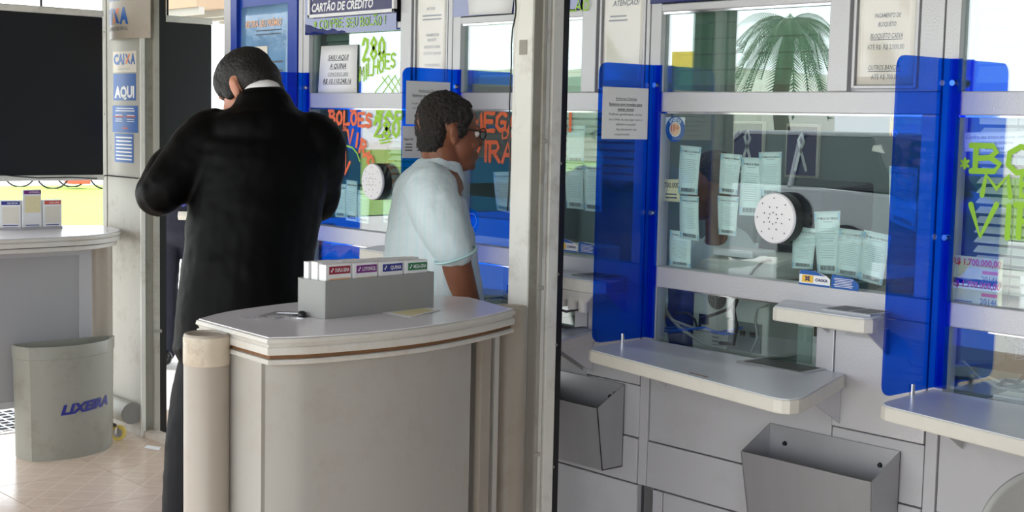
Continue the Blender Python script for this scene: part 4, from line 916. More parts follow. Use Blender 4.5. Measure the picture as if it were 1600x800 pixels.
part('back_panel', MB().prism(bk + [(p[0]+.018, p[1]) for p in bk[::-1]], .12, 1.006), 'table_panel', tb, smooth=30)
for (cx_, cy_) in ((-2.852, 1.600), (-2.835, 2.505)):
    po = part('end_post', MB().lathe((cx_, cy_, 0), [(.052, .0), (.052, 1.052), (.049, 1.056), (.045, 1.056), (.044, 1.051), (.0, 1.051)], 40), 'post_paint', tb, smooth=40)
    if cy_ < 2: 
        part('tape_wrap', MB().lathe((cx_, cy_, 0), [(.0527, .985), (.0535, .99), (.0533, 1.03), (.0536, 1.045), (.0525, 1.05)], 40), 'tape', po, smooth=40)
for y in (1.63, 2.42): part('foot_tube', MB().cyl((-3.05, y, .10), (-2.62, y, .10), .045, .045, 24), 'worn_white', tb, smooth=40)
for (x, y) in ((-3.0, 1.63), (-2.67, 1.63), (-3.0, 2.42), (-2.67, 2.42)): part('caster', MB().cyl((x, y-.012, .028), (x, y+.012, .028), .028, .028, 20), 'caster_yellow', tb, smooth=40)
# slip box
A, B, C_ = (-2.808, 1.893), (-2.926, 1.919), (-2.843, 2.253)
A = Vector((-2.805, 1.8919)); B = Vector((-2.9178, 1.914)); Cc = Vector((-2.8402, 2.2508))
ux = (Cc-A).normalized(); uy = Vector((-ux.y, ux.x))
Lb = (Cc-A).length; Db = abs((B-A).dot(uy))*.95; Hb = .0925; z0 = 1.0703
bt = thing('slip_box', 'grey open box of betting slips on the writing table', 'box', (A.x, A.y, z0))
def lb(a, b, c): p = A+ux*a+uy*b; return (p.x, p.y, z0+c)
def lbox(a0, a1, b0, b1, c0, c1): return MB().hexa([lb(a0,b0,c0), lb(a1,b0,c0), lb(a1,b1,c0), lb(a0,b1,c0)], [lb(a0,b0,c1), lb(a1,b0,c1), lb(a1,b1,c1), lb(a0,b1,c1)])
th = .004
part('front_wall', lbox(0, Lb, 0, th, 0, Hb), 'box_grey', bt, bevel=.0008); part('back_wall', lbox(0, Lb, Db-th, Db, 0, Hb), 'box_grey', bt, bevel=.0008)
part('end_wall', lbox(0, th, th, Db-th, 0, Hb*.985), 'box_grey', bt, bevel=.0008); part('end_wall', lbox(Lb-th, Lb, th, Db-th, 0, Hb), 'box_grey', bt, bevel=.0008)
part('bottom', lbox(th, Lb-th, th, Db-th, 0, th), 'box_grey', bt)
names = [('DUPLA SENA', 'h_red', 'stack of slips with a dark red heading, leftmost in the grey box'), ('LOTOFÁCIL', 'h_purple', 'stack of slips with a purple heading in the grey box'), ('QUINA', 'h_blue', 'stack of slips with a blue heading in the grey box'), ('MEGA-SENA', 'h_green', 'stack of slips with a green heading, rightmost in the grey box')]
cw = (Lb-.016)/4
for k, (nm, hm, lab) in enumerate(names):
    a0 = .008+k*cw; a1 = a0+cw-.008; hh = .130-.002*k
    t = thing('slip_stack', lab, 'slips', lb(a0, Db/2, th), 'stacks of betting slips in the grey box')
    for j, (b0, b1, dh) in enumerate(((.008, .034, 0), (.042, .066, .004), (.074, Db-.012, .002))): part('bundle', lbox(a0+(j % 2)*.002, a1, b0, b1, th+.0005, hh+dh), 'paper', t, bevel=.0006)
    fn = lambda a, b: lb(a0+(a1-a0)*a, .0073, b)
    part('heading_band', quad(MB(), fn, .12, .97, hh-.024, hh-.005), hm, t)
    fn2 = lambda a, b: lb(a0+(a1-a0)*a, .0068, b)
    m = MB(); m.text(nm, fn2, .36 if len(nm) > 6 else .45, .92, hh-.019, hh-.010, 0, .02)
    for q in range(2): quad(m, fn2, .19+.05*q, .24+.05*q, hh-.019+.005*q, hh-.014+.005*q)
    part('lettering', m, 'white_ink', t)
    part('number_field', quad(MB(), fn, .12, .97, Hb-.03, hh-.034), 'slip_yellow' if k % 2 else 'peach', t)
    m = MB()
    for q in range(9): quad(m, fn2, .14+.092*q, .15+.092*q, Hb-.03, hh-.036)
    part('print', m, 'ink_pale', t)
m = [(-2.8225, 2.0734, 1.0708), (-2.7124, 2.0756, 1.0708), (-2.7801, 2.2292, 1.072), (-2.8507, 2.2328, 1.0708)]
t = thing('betting_slip', 'loose betting slip lying half under the grey box', 'slip', m[1])
part('sheet', MB().add(m+[(p[0], p[1], p[2]+.0006) for p in m], [(3, 2, 1, 0), (4, 5, 6, 7), (0, 1, 5, 4), (1, 2, 6, 5), (2, 3, 7, 6), (3, 0, 4, 7)]), 'paper', t)
c = [sum(p[i] for p in m)/4 for i in range(3)]; part('print_field', MB().add([(c[0]+(p[0]-c[0])*.72, c[1]+(p[1]-c[1])*.72, p[2]+.0009) for p in m], [(0, 1, 2, 3)]), 'slip_yellow', t)
# pen on a chain
pb = (-2.8722, 1.8704, 1.0704); pe = (-2.911, 1.7689, 1.0704); pm = (-2.9339, 1.8368, 1.0704)
t = thing('chained_pen', 'pen with a bead chain and black foot on the writing table', 'pen', pb)
part('foot', MB().lathe(pb, [(.018, 0), (.018, .0015), (.011, .003), (.010, .010), (.006, .014), (.0, .015)], 24), 'plastic_black', t, smooth=40); part('foot_plate', MB().lathe((pb[0], pb[1], pb[2]+.0001), [(.024, 0), (.024, .001), (.018, .0012)], 24), 'chrome', t, smooth=40)
part('barrel', MB().tube([(pb[0], pb[1], pb[2]+.008), (pm[0], pm[1], pm[2]+.005), (pe[0], pe[1], pe[2]+.004)], [.004, .004, .0015], 10), 'steel', t, smooth=60)
m = MB()
def beads(p, q, n, wob):
    for k in range(n):
        u = k/(n-1); m.ell((p[0]+(q[0]-p[0])*u+wob*math.sin(9*u), p[1]+(q[1]-p[1])*u+wob*math.cos(7*u), p[2]+.002), (.0022, .0022, .002), None, 6, 4)
beads(pb, (-2.8793, 1.7778, 1.0704), 22, .006); beads((-2.9004, 1.7854, 1.0704), (-2.9354, 1.7309, 1.0704), 18, .003); part('chain', m, 'steel', t, smooth=180)

# steel pillar at the end of the table
x0, x1, y0, y1 = -2.937, -2.857, 2.590, 2.660
pl = thing('steel_pillar', 'white steel pillar with grooves standing at the end of the writing table', 'pillar', (-2.885, 2.63, 0))
part('main_post', MB().box(x0, x1, y0, y1, 0, 2.62), 'pillar_paint', pl, bevel=.004)
part('face_shade', MB().box(x1-.002, x1+.0015, y0+.006, y1-.036, 0, 2.62), 'column_grey', pl)  # greyer strip paints the shade on the pillar's +X face
part('track_strip', MB().box(x1-.004, x1+.006, y1-.034, y1-.020, 0, 2.62), 'column_paint', pl, bevel=.002)
part('track_strip', MB().box(x1-.030, x1+.004, y1+.004, y1+.042, 0, 2.62), 'pillar_paint', pl, bevel=.002)
part('rubber_seal', MB().box(x1-.028, x1+.0, y1+.043, y1+.066, .0, 2.62), 'black_rubber', pl)
part('track_back', MB().box(x0+.01, x1-.006, y1, y1+.055, 0, 2.62), 'column_grey', pl)
for z in (1.495, 1.09, .62): part('track_joint', MB().box(x1+.0055, x1+.010, y1-.038, y1-.014, z, z+.012), 'column_paint', pl, bevel=.002)
part('wall_patch', MB().box(x0+.028, x0+.060, y0-.0015, y0, 1.735, 1.775), 'column_grey', pl, bevel=.001)
for z in (1.44, 1.13, .93, .58): part('screw', MB().cyl((x1-.012, y1+.042, z), (x1+.006, y1+.0425, z), .004, .004, 8), 'column_grey', pl)
cb = [(-2.9326, 2.588, 1.9188), (-2.9255, 2.588, 1.8631), (-2.9274, 2.588, 1.8407), (-2.9369, 2.588, 1.8063), (-2.9408, 2.588, 1.7629), (-2.9391, 2.588, 1.7105), (-2.9437, 2.588, 1.6053), (-2.9365, 2.588, 1.4644), (-2.9385, 2.588, 1.358), (-2.9422, 2.588, 1.3044)]
cable(cb, .0022, 'plastic_black', 'thin black cable running down the left edge of the pillar')
cb = [(-2.907, 2.591, 1.9176), (-2.9129, 2.591, 1.8576), (-2.9215, 2.591, 1.7973), (-2.9298, 2.591, 1.7279), (-2.9269, 2.591, 1.6405), (-2.9193, 2.591, 1.5705), (-2.9415, 2.591, 1.5138)]
cable(cb, .0016, 'worn_white', 'thin painted white cable on the face of the pillar')
bx_ = (-2.9047, 2.57, 0.942)
cd = thing('cable_duct', 'white angle duct with a torn top at the foot of the pillar', 'duct', (bx_[0], 2.57, 0))
part('duct_web', MB().box(bx_[0]-.018, bx_[0]-.008, 2.548, 2.592, 0, bx_[2]+.006), 'worn_white', cd, bevel=.002); part('duct_face', MB().box(bx_[0]-.006, bx_[0]+.022, 2.552, 2.592, 0, bx_[2]-.004), 'pillar_paint', cd, bevel=.003)
part('torn_edge', MB().box(bx_[0]-.020, bx_[0]+.026, 2.552, 2.590, bx_[2]-.003, bx_[2]+.004), 'column_grey', cd, bevel=.003)

# rounded grey board in the lower right corner
cc = (-1.2132, 2.3887, 0.8206)
single('rounded_board', MB().loft([[(cc[0]+.662*q*math.cos(2*math.pi*k/48)+o_*.749, cc[1]+.749*q*math.cos(2*math.pi*k/48)-o_*.662, cc[2]+q*math.sin(2*math.pi*k/48)) for k in range(48)] for q, o_ in ((.118, -.010), (.130, -.008), (.134, -.002), (.134, .004), (.128, .008), (.122, .0075), (.110, .005), (.01, .004))]), 'box_grey', 'round grey backrest edge cut off in the lower right corner', 'backrest', (cc[0], cc[1], cc[2]-.13), smooth=50)

# ================================================================== LEFT SIDE
CY0 = 3.12; cx0, cx1 = -6.5918, -6.1822; cy1 = 3.2131
cl = thing('steel_column', 'dirty white steel column with blue stickers left of the man in black', 'column', ((cx0+cx1)/2, 3.2, 0))
part('core', MB().box(cx0+.004, cx1-.012, CY0+.006, cy1, 0, 2.62), 'column_grey', cl)
part('edge_strip', MB().box(cx0, cx0+.046, CY0-.002, CY0+.02, 0, 2.62), 'column_paint', cl, bevel=.003)
zj = 1.2481
part('face_plate', MB().box(cx0+.052, cx1-.016, CY0, CY0+.02, zj+.002, 2.62), 'column_paint', cl, bevel=.002)
part('face_plate', MB().box(cx0+.052, cx1-.016, CY0, CY0+.02, 0, zj-.002), 'column_paint', cl, bevel=.002)
part('corner_strip', MB().box(cx1-.012, cx1, CY0-.002, CY0+.02, 0, 2.62), 'pillar_paint', cl, bevel=.002)
part('track_edge', MB().box(cx1-.014, cx1+.004, cy1-.028, cy1, 0, 2.62), 'column_paint', cl, bevel=.002)
part('rubber_seal', MB().box(cx1-.02, cx1-.002, cy1+.001, cy1+.037, .0, 2.62), 'black_rubber', cl)
lz = 0.5104
part('latch', MB().box(cx1-.004, cx1+.012, CY0+.06, CY0+.10, lz-.008, lz+.008), 'column_grey', cl, bevel=.002)
for z in (1.95, 1.55, .9, .5): part('screw', MB().cyl((cx0+.024, CY0-.004, z), (cx0+.024, CY0, z), .004, .004, 8), 'column_grey', cl)
# stickers
def rect(a, b): return a[0], b[0], b[1], a[1]
FY3 = 3.1185
def sticker(x0, x1, z0, z1, m, name, label, draw):
    t = thing(name, label, 'sticker', ((x0+x1)/2, FY3, z0), 'stickers on the left column'); part('sheet', MB().box(x0, x1, FY3, FY3+.0008, z0, z1), m, t)
    draw(t, lambda a, b: (x0+(x1-x0)*a, FY3-.0006, z0+(z1-z0)*b)); return t
def caixa(t, fn, x0, x1, y0, y1):
    m = MB(); w_ = (x1-x0)
    m.text('CAI', fn, x0, x0+w_*.50, y0, y1, 0, .05); m.text('A', fn, x0+w_*.79, x1, y0, y1, 0, .05); part('blue_letters', m, 'caixa_blue', t)['kind'] = 'stuff'
    a, b = x0+w_*.54, x0+w_*.78; q = (b-a)*.32; f2 = lambda u, v: tuple(Vector(fn(u, v))+Vector((0, -.0004, 0)))
    part('blue_stroke', MB().add([fn(a, y1), fn(a+q, y1), fn(b, y0), fn(b-q, y0)], [(3, 2, 1, 0)]), 'caixa_blue', t)
    part('orange_stroke', MB().add([f2(b-q, y1), f2(b, y1), f2(a+q, y0), f2(a, y0)], [(3, 2, 1, 0)]), 'caixa_orange', t)
def s1(t, fn): caixa(t, fn, .04, .96, .40, .86); part('print', quad(MB(), fn, .25, .75, .14, .18), 'ink_pale', t)
sticker(-6.472, -6.2281, 1.7503, 1.8507, 'paper_aged', 'bank_sticker', 'white sticker with blue and orange bank lettering on the left column', s1)
def s2(t, fn): part('lettering', MB().text('AQUI', fn, .06, .94, .12, .52, 0, .05), 'white_ink', t)
sticker(-6.4685, -6.2347, 1.616, 1.7442, 'caixa_blue', 'blue_sticker', 'blue sticker with one big white word on the left column', s2)
def s3(t, fn):
    part('white_print', lines_block(lines_block(lines_block(MB(), fn, .04, .96, .76, .94, 2, .4), fn, .1, .42, .38, .68, 4, .35), fn, .56, .9, .38, .68, 4, .35), 'white_ink', t)
    m = MB(); quad(m, fn, .08, .44, .56, .61); quad(m, fn, .54, .92, .56, .61); quad(m, fn, .4, .62, .14, .18); part('print', m, 'h_coral', t)
sticker(-6.4789, -6.215, 1.4627, 1.5915, 'caixa_blue', 'blue_sticker', 'blue sticker with red and white fine print on the left column', s3)
def s4(t, fn): part('white_print', lines_block(MB(), fn, .06, .94, .05, .93, 7, .4, .1), 'white_ink', t)
sticker(-6.4581, -6.2612, 1.318, 1.4566, 'caixa_blue', 'blue_sticker', 'lowest blue sticker, full of white lines, on the left column', s4)
# curved sign at the top of the column
sx0, sx1 = -6.4886, -6.0703; sz = 1.9057
t = thing('curved_sign', 'curved cream bank sign wrapped round the top of the left column', 'sign', ((sx0+sx1)/2, 3.08, sz))
def curve(a): 
    b = (a-.5)*2; return (sx0+(sx1-sx0)*a, 3.055+.055*b*b)
part('plate', MB().loft([[curve(a/14)+(z,) for a in range(15)] + [(curve(a/14)[0], curve(a/14)[1]+.004, z) for a in range(14, -1, -1)] for z in (sz, 2.5)]), 'post_paint', t, smooth=40)
fn = lambda a, b: (curve(a)[0], curve(a)[1]-.001, sz+b*.30)
caixa(t, fn, -.12, .70, .235, .47); part('print', MB().text('ECONÔMICA FEDERAL', fn, .0, .70, .125, .185, 0, .0), 'ink_grey', t); part('lettering', MB().text('LOTERIAS', fn, .10, .66, .60, .80, 0, .03), 'caixa_blue', t)
# dark screens in the side opening
PX = -6.45
def screen(ya, yb, label):
    z0, z1 = 1.2557, 2.0106
    t = thing('dark_screen', label, 'screen', (PX, (ya+yb)/2, z0), 'dark roller screens in the side opening')
    part('fabric', MB().box(PX-.006, PX+.002, ya, yb, z0, z1), 'black_panel', t); part('head_tube', MB().box(PX-.03, PX+.02, ya, yb, z1, z1+.032), 'pillar_paint', t, bevel=.006)
    part('hanger', MB().cyl((PX-.005, ya+.02 if ya > 3 else yb-.3, z1+.03), (PX-.005, ya+.02 if ya > 3 else yb-.3, 2.63), .006, .006, 8), 'black_rubber', t)
    part('bottom_bar', MB().box(PX-.012, PX+.012, ya, yb, z0-.026, z0), 'pillar_paint', t, bevel=.004)
screen(1.55, 3.0535, 'large black roller screen at the left edge of the picture')
screen(3.381, 3.643, 'narrow black roller screen between the column and the bowed head')
cable([(-6.43, 2.5102, 1.2668), (-6.43, 2.5996, 1.2542), (-6.43, 2.7217, 1.2441), (-6.43, 2.8786, 1.2456), (-6.43, 3.0077, 1.2382), (cx0+.05, 3.112, zj), (cx1-.02, 3.112, zj)], .003, 'ink', 'thin dark wire along the bottom bar of the left screen')
struct_mesh('trim_1', MB().box(-6.2, -5.22, 3.13, 3.20, -.03, .028), 'concrete_curb', bevel=.004)
# left desk
dk = thing('writing_desk', 'white bow-fronted writing desk at the left edge', 'desk', (-6.35, 2.5, 0))
dfront = cat([(-6.20, 1.80), (-6.08, 2.0), (-6.025, 2.20), (-6.012, 2.40), (-6.018, 2.62), (-6.055, 2.83), (-6.18, 3.0), (-6.335, 3.085)])
dpoly = dfront + [(-6.56, 3.10), (-6.70, 2.8), (-6.72, 2.4), (-6.66, 2.0), (-6.5, 1.80)]
part('edge_moulding', MB().loft([[(x, y, z) for x, y in inset(dpoly, d)] for d, z in ((.002, .957), (0, .965), (0, .976), (.006, .979), (.0, .984), (-.002, .990), (0, .996), (.004, .998))]), 'worn_white', dk, smooth=30)
part('desk_top', MB().prism(inset(dpoly, .006), .998, 1.0005), 'table_top', dk)
part('lower_moulding', MB().loft([[(x, y, z) for x, y in inset(dpoly, d)] for d, z in ((.03, .93), (.018, .934), (.016, .944), (.02, .952))]), 'worn_white', dk, smooth=40)
zb = 0.2205
part('front_panel', MB().box(-6.19, -6.17, 1.9, 2.80, zb+.03, .90), 'desk_panel', dk)
part('front_frame', MB().box(-6.192, -6.165, 1.9, 2.86, .90, .935).box(-6.192, -6.165, 1.9, 2.86, zb, zb+.03).box(-6.192, -6.165, 2.80, 2.86, zb+.03, .90), 'clad_grey', dk)
part('end_post', MB().cyl((-6.24, 2.93, .06), (-6.24, 2.93, .935), .062, .062, 28), 'post_paint', dk, smooth=40)
tc_ = (-6.215, 3.0826)
ft = part('foot_tube', MB().cyl((tc_[0]-.62, tc_[1], .115), (tc_[0], tc_[1], .115), .052, .052, 32), 'trash_plastic', dk, smooth=40)
part('end_cap', MB().cyl((tc_[0], tc_[1], .115), (tc_[0]+.006, tc_[1], .115), .053, .050, 32), 'box_grey', ft, smooth=40)
wc = (-6.1948, 3.0029)
wa = lambda q_, z_: (wc[0]+.72*q_, wc[1]-.69*q_, z_)
wh = part('caster', MB().cyl(wa(-.012, .036), wa(.012, .036), .036, .036, 28), 'caster_yellow', dk, smooth=40)
part('hub', MB().cyl(wa(-.014, .036), wa(.014, .036), .022, .022, 20), 'steel', wh, smooth=40); part('fork', MB().hexa([(wc[0]-.012, wc[1]-.018, .03), (wc[0]+.012, wc[1]-.018, .03), (wc[0]+.012, wc[1]-.014, .03), (wc[0]-.012, wc[1]-.014, .03)], [(wc[0]-.02, wc[1]-.018, .082), (wc[0]+.02, wc[1]-.018, .082), (wc[0]+.02, wc[1]-.014, .082), (wc[0]-.02, wc[1]-.014, .082)]), 'chrome', wh)
# slips on the left desk
for k, (pa, pb, nm, hm, lab, dz) in enumerate((((0, 356), (33, 356), 'QUINA', 'h_blue', 'stack of slips with a blue heading, left on the left desk', 0), ((35, 356), (66, 355), 'LOTOFÁCIL', 'h_purple', 'stack with one slip raised, in the middle on the left desk', .05), ((68, 355), (98, 354), 'DUPLA SENA', 'h_coral', 'stack of slips with a red heading, right on the left desk', 0))):
    a, b = [((-6.4726, 2.5533), (-6.4498, 2.6442)), ((-6.4467, 2.6506), (-6.4443, 2.7438)), ((-6.4418, 2.749), (-6.4413, 2.8401))][k]
    A2 = Vector(a); u2 = (Vector(b)-A2); L2 = u2.length; u2.normalize(); n2 = Vector((-u2.y, u2.x)); hh = .138
    def l2(p, q, r_): v = A2+u2*p+n2*q; return (v.x, v.y, 1.0008+r_)
    t = thing('slip_stack', lab, 'slips', l2(L2/2, .03, 0), 'stacks of slips on the left desk')
    def l2box(p0, p1, q0, q1, r0, r1): return MB().hexa([l2(p0,q0,r0), l2(p1,q0,r0), l2(p1,q1,r0), l2(p0,q1,r0)], [l2(p0,q0,r1), l2(p1,q0,r1), l2(p1,q1,r1), l2(p0,q1,r1)])
    part('bundle', l2box(0, L2, .004, .05, 0, hh), 'paper', t, bevel=.0006); part('tray_lip', l2box(-.002, L2+.002, -.002, .003, 0, .012), 'clad_grey', t)
    top_ = hh
    if dz: part('raised_slip', l2box(.002, L2-.004, .0005, .0030, .02, hh+dz), 'paper', t); top_ = hh+dz
    yy = -.0002 if dz else .0035
    f2 = lambda p, q: l2(L2*p, yy, q); f3 = lambda p, q: l2(L2*p, yy-.0006, q)
    part('heading_band', quad(MB(), f2, .08, .96, top_-.021, top_-.004), hm, t); part('lettering', MB().text(nm, f3, .35, .88, top_-.016, top_-.009, 0, .02), 'white_ink', t)
    part('number_field', quad(MB(), f2, .12, .92, .03+dz, top_-.03), 'paper_aged' if not dz else 'slip_yellow', t)
    part('print', lines_block(MB(), f3, .1, .9, .006, .026, 2, .4), 'h_blue', t)
# waste bin LIXEIRA
bfront = cat([(-6.014, 2.503), (-5.978, 2.60), (-5.972, 2.70), (-6.00, 2.80), (-6.05, 2.88), (-6.142, 2.948)])
def bpoly(k, d=0.): 
    c_ = Vector((-6.07, 2.70)); return [tuple(c_+(Vector(p)-c_)*k) for p in bfront+[(-6.155, 2.94), (-6.140, 2.48), (-6.10, 2.475)]]
bn = thing('waste_bin', 'grey plastic waste bin with blue lettering before the left desk', 'bin', (-6.06, 2.7, 0))
wt = [(1.0, 0), (1.035, .465)]
part('body', MB().loft([[(x, y, z) for x, y in bpoly(k)] for k, z in ((.985, .0), (1.0, .006), (1.035, .465))]), 'trash_plastic', bn, smooth=35)
part('rim', MB().loft([[(x, y, z) for x, y in bpoly(k)] for k, z in ((1.035, .455), (1.052, .457), (1.056, .512), (1.04, .515), (1.0, .513), (.98, .47))]), 'trash_plastic', bn, smooth=35)
part('inside', MB().prism(bpoly(.985), .470, .472), 'plastic_black', bn)
arcl = [0.]
for i in range(1, len(bfront)): arcl.append(arcl[-1]+math.dist(bfront[i], bfront[i-1]))
def onfront(s_, z):
    s_ = max(0, min(arcl[-1]-1e-5, s_)); i = next(j for j in range(1, len(arcl)) if arcl[j] >= s_); f_ = (s_-arcl[i-1])/(arcl[i]-arcl[i-1])
    p = Vector(bfront[i-1])*(1-f_)+Vector(bfront[i])*f_; k = 1+.035*z/.465; c_ = Vector((-6.07, 2.70)); q = c_+(p-c_)*k; d_ = (p-c_).normalized(); return (q.x+.0025*d_.x+.001, q.y+.0025*d_.y, z)
m = MB(); tv, tf, tw = text_geo('LIXEIRA', .25, .05)
m.add([onfront(.125+p[0]/tw*.265, .205+p[1]*.042+p[0]/tw*.012) for p in tv], tf); part('lettering', m, 'lix_blue', bn)
# grating, scrap of paper
g = thing('floor_grate', 'steel floor grating under the left desk', 'grate', (-6.9, 2.6, 0))
o = None
for k in range(12):
    mb_ = MB().box(-7.15, -6.62, 2.20+.06*k, 2.212+.06*k, -.018, .004)
    if o is None: o = part('bar', mb_, 'steel', g)
    else: copy_of(o, g, (0, .06*k, 0))
o = None
for k in range(9):
    mb_ = MB().box(-7.15+.064*k, -7.138+.064*k, 2.20, 2.87, -.018, .003)
    if o is None: o = part('cross_bar', mb_, 'steel', g)
    else: copy_of(o, g, (.064*k, 0, 0))
q = [(-5.9711, 3.0221, 0.001), (-5.885, 3.0525, 0.001), (-5.9243, 3.086, 0.003), (-6.0096, 3.0579, 0.001)]
single('paper_scrap', MB().hexa(q, [(p[0], p[1], p[2]+.001) for p in q]), 'paper', 'small white paper scrap on the tiles by the column', 'paper', q[0])

# ================================================================== OUTDOORS
struct_mesh('trim_2', MB().box(-13.8, -12.6, 6.95, 9.5, 2.62, 2.75), 'awning_brown')
for k in range(9): 
    o = MB().box(-13.8, -12.6, 6.98+.3*k, 7.04+.3*k, 2.55, 2.62); struct_mesh('trim_%d' % (3+k), o, 'roof_under')
def bike(c, ang, label, red):
    t = thing('bicycle', label, 'bicycle', (c[0], c[1], -.02), 'bicycles beyond the lawn'); ux = Vector((math.cos(ang), math.sin(ang), 0)); up = Vector((0, 0, 1)); c = Vector((c[0], c[1], -.02))
    P_ = lambda a, b: tuple(c+ux*a+up*b)
    for a in (-.52, .52):
        w_ = part('wheel', MB().tube([P_(a+.32*math.cos(2*math.pi*k/28), .34+.32*math.sin(2*math.pi*k/28)) for k in range(29)], .018, 8), 'tyre', t, smooth=180)
        for k in range(8): part('spoke', MB().cyl(P_(a, .34), P_(a+.31*math.cos(math.pi*k/4), .34+.31*math.sin(math.pi*k/4)), .003, .003, 5), 'steel', w_)
    for p, q in (((-.52, .34), (-.15, .80)), ((-.52, .34), (-.05, .32)), ((-.05, .32), (-.17, .92)), ((-.05, .32), (.36, .86)), ((-.15, .80), (.36, .86)), ((.52, .34), (.34, .98))): part('frame_tube', MB().cyl(P_(*p), P_(*q), .018, .018, 8), 'bike_red', t, smooth=60)
    part('saddle', MB().ell(P_(-.18, .95), (.13, .07, .035)), 'plastic_black', t, smooth=180); part('handlebar', MB().tube([tuple(Vector(P_(.34, .98))+Vector((-ux.y, ux.x, 0))*s_) for s_ in (-.28, 0, .28)], .012, 6), 'steel', t)
    part('carrier_box', MB().box(c.x-.30, c.x+.12, c.y-.2, c.y+.2, .10 if red else .35, .62), 'bike_red', t, bevel=.02)
bike((-28.6054, 12.2716), 1.2, 'bicycle beyond the lawn, left of the two seen under the screen', False)
bike((-27.6915, 12.5884), 1.2, 'bicycle with a red box beyond the lawn, right of the two under the screen', True)
# across the road, seen in the window reflections
pc = (-18.6, -18.0)
t = thing('palm_tree', 'palm tree across the road, seen mirrored in the near upper window', 'tree', (pc[0], pc[1], 0))
part('trunk', MB().tube([(pc[0]+.1*math.sin(k), pc[1], k*.46) for k in range(9)], [.20-.010*k for k in range(9)], 14), 'bark', t, smooth=60)
for k in range(44):
    a = 2*math.pi*k*.382; el = .8-1.3*(k/44); L = 1.35+.3*math.sin(k*2.1); m = MB(); base = Vector((pc[0]+.1*math.sin(8), pc[1], 3.75)); h = Vector((math.cos(a), math.sin(a), 0)); sd = Vector((-h.y, h.x, 0)); pts = []
    for j in range(9):
        u = j/8; pts.append(base+h*(L*u*math.cos(el*.6))+Vector((0, 0, L*(math.sin(el)*u-1.0*u*u))))
    for j in range(8):
        p, q = pts[j], pts[j+1]
        for e in (-1, 1):
            for f_ in (0, .2, .4, .6, .8):
                r0 = p.lerp(q, f_); wl = .34*math.sin(math.pi*(.12+.85*(j+f_)/8)); tip = r0+sd*(e*wl*.8)+h*.16+Vector((0, 0, -wl*.75)); w2 = (q-p)*.11
                m.add([r0, r0+w2, tip], [(0, 1, 2)])
        m.add([p-sd*.015, p+sd*.015, q+sd*.012, q-sd*.012], [(0, 1, 2, 3)])
    o = part('frond', m, 'palm_leaf', t)
def car(c, label):
    t = thing('parked_car', label, 'car', (c[0], c[1], 0)); x, y = c
    sec = [(-2.05, .35, .62), (-2.0, .30, .78), (-1.3, .25, .92), (-.75, .25, .98), (.9, .25, .98), (1.7, .25, .95), (2.05, .32, .80)]
    part('body', MB().loft([[(x+a, y-.84, z0), (x+a, y+.84, z0), (x+a, y+.86, (z0+z1)/2), (x+a, y+.80, z1), (x+a, y-.80, z1), (x+a, y-.86, (z0+z1)/2)] for a, z0, z1 in sec]), 'car_paint', t, smooth=50, bevel=.03)
    part('cabin', MB().hexa([(x-.95, y-.76, .96), (x+1.75, y-.76, .96), (x+1.75, y+.76, .96), (x-.95, y+.76, .96)], [(x-.25, y-.60, 1.50), (x+1.35, y-.60, 1.50), (x+1.35, y+.60, 1.50), (x-.25, y+.60, 1.50)]), 'car_glass', t, bevel=.04)
    part('roof', MB().box(x-.25, x+1.35, y-.61, y+.61, 1.48, 1.53), 'car_paint', t, bevel=.03)
    for a, b in ((-1.3, -.80), (1.3, -.80), (-1.3, .80), (1.3, .80)):
        w_ = part('wheel', MB().cyl((x+a, y+b-.1, .32), (x+a, y+b+.1, .32), .32, .32, 28), 'tyre', t, smooth=40); part('hubcap', MB().cyl((x+a, y+b-.11, .32), (x+a, y+b+.11, .32), .19, .19, 20), 'steel', w_, smooth=40)
    for b in (-.6, .6): part('headlamp', MB().ell((x-2.0, y+b, .70), (.06, .16, .08)), 'lens', t, smooth=180)
    for e in (-1, 1): part('pillar', MB().cyl((x-.9, y+.77*e, .97), (x-.25, y+.61*e, 1.5), .03, .03, 8), 'car_paint', t); part('pillar', MB().cyl((x+.55, y+.775*e, .97), (x+.55, y+.615*e, 1.5), .03, .03, 8), 'car_paint', t)
car((-9.3, -6.2), 'dark grey parked car, seen mirrored in the near main window')
t = thing('far_building', 'pale office block across the road, seen mirrored in the upper panes', 'building', (-40, -30, 0))
part('block', MB().box(-52, -36, -44, -36, 0, 3.9), 'far_wall', t)
for k in range(2): part('window_band', MB().box(-51, -37, -36.02, -35.98, 1.0+1.6*k, 2.0+1.6*k), 'louvre', t)
part('yellow_sign', MB().box(-38, -36.6, -35.95, -35.85, 1.8, 4.4), 'far_yellow', t)

# ================================================================== PEOPLE
E1, E2, UP = Vector((.6627, .7489, 0)), Vector((-.7489, .6627, 0)), Vector((0, 0, 1))
def vec(a, b, c): return (E1*a+E2*b+UP*c)
def remesh(mb, voxel, smooth=6, bump=0., bsize=.05):
    me = mb.mesh('tmp'); o = bpy.data.objects.new('tmp', me); col.objects.link(o)
    r = o.modifiers.new('r', 'REMESH'); r.mode = 'VOXEL'; r.voxel_size = voxel
    s_ = o.modifiers.new('s', 'SMOOTH'); s_.factor = .5; s_.iterations = smooth
    if bump:
        tx = bpy.data.textures.new('folds', 'CLOUDS'); tx.noise_scale = bsize; tx.noise_depth = 2
        d = o.modifiers.new('d', 'DISPLACE'); d.texture = tx; d.strength = bump; d.mid_level = .5; d.texture_coords = 'GLOBAL'
    dg = bpy.context.evaluated_depsgraph_get(); out = bpy.data.meshes.new_from_object(o.evaluated_get(dg)); bpy.data.objects.remove(o); bpy.data.meshes.remove(me)
    out.materials.clear(); return out
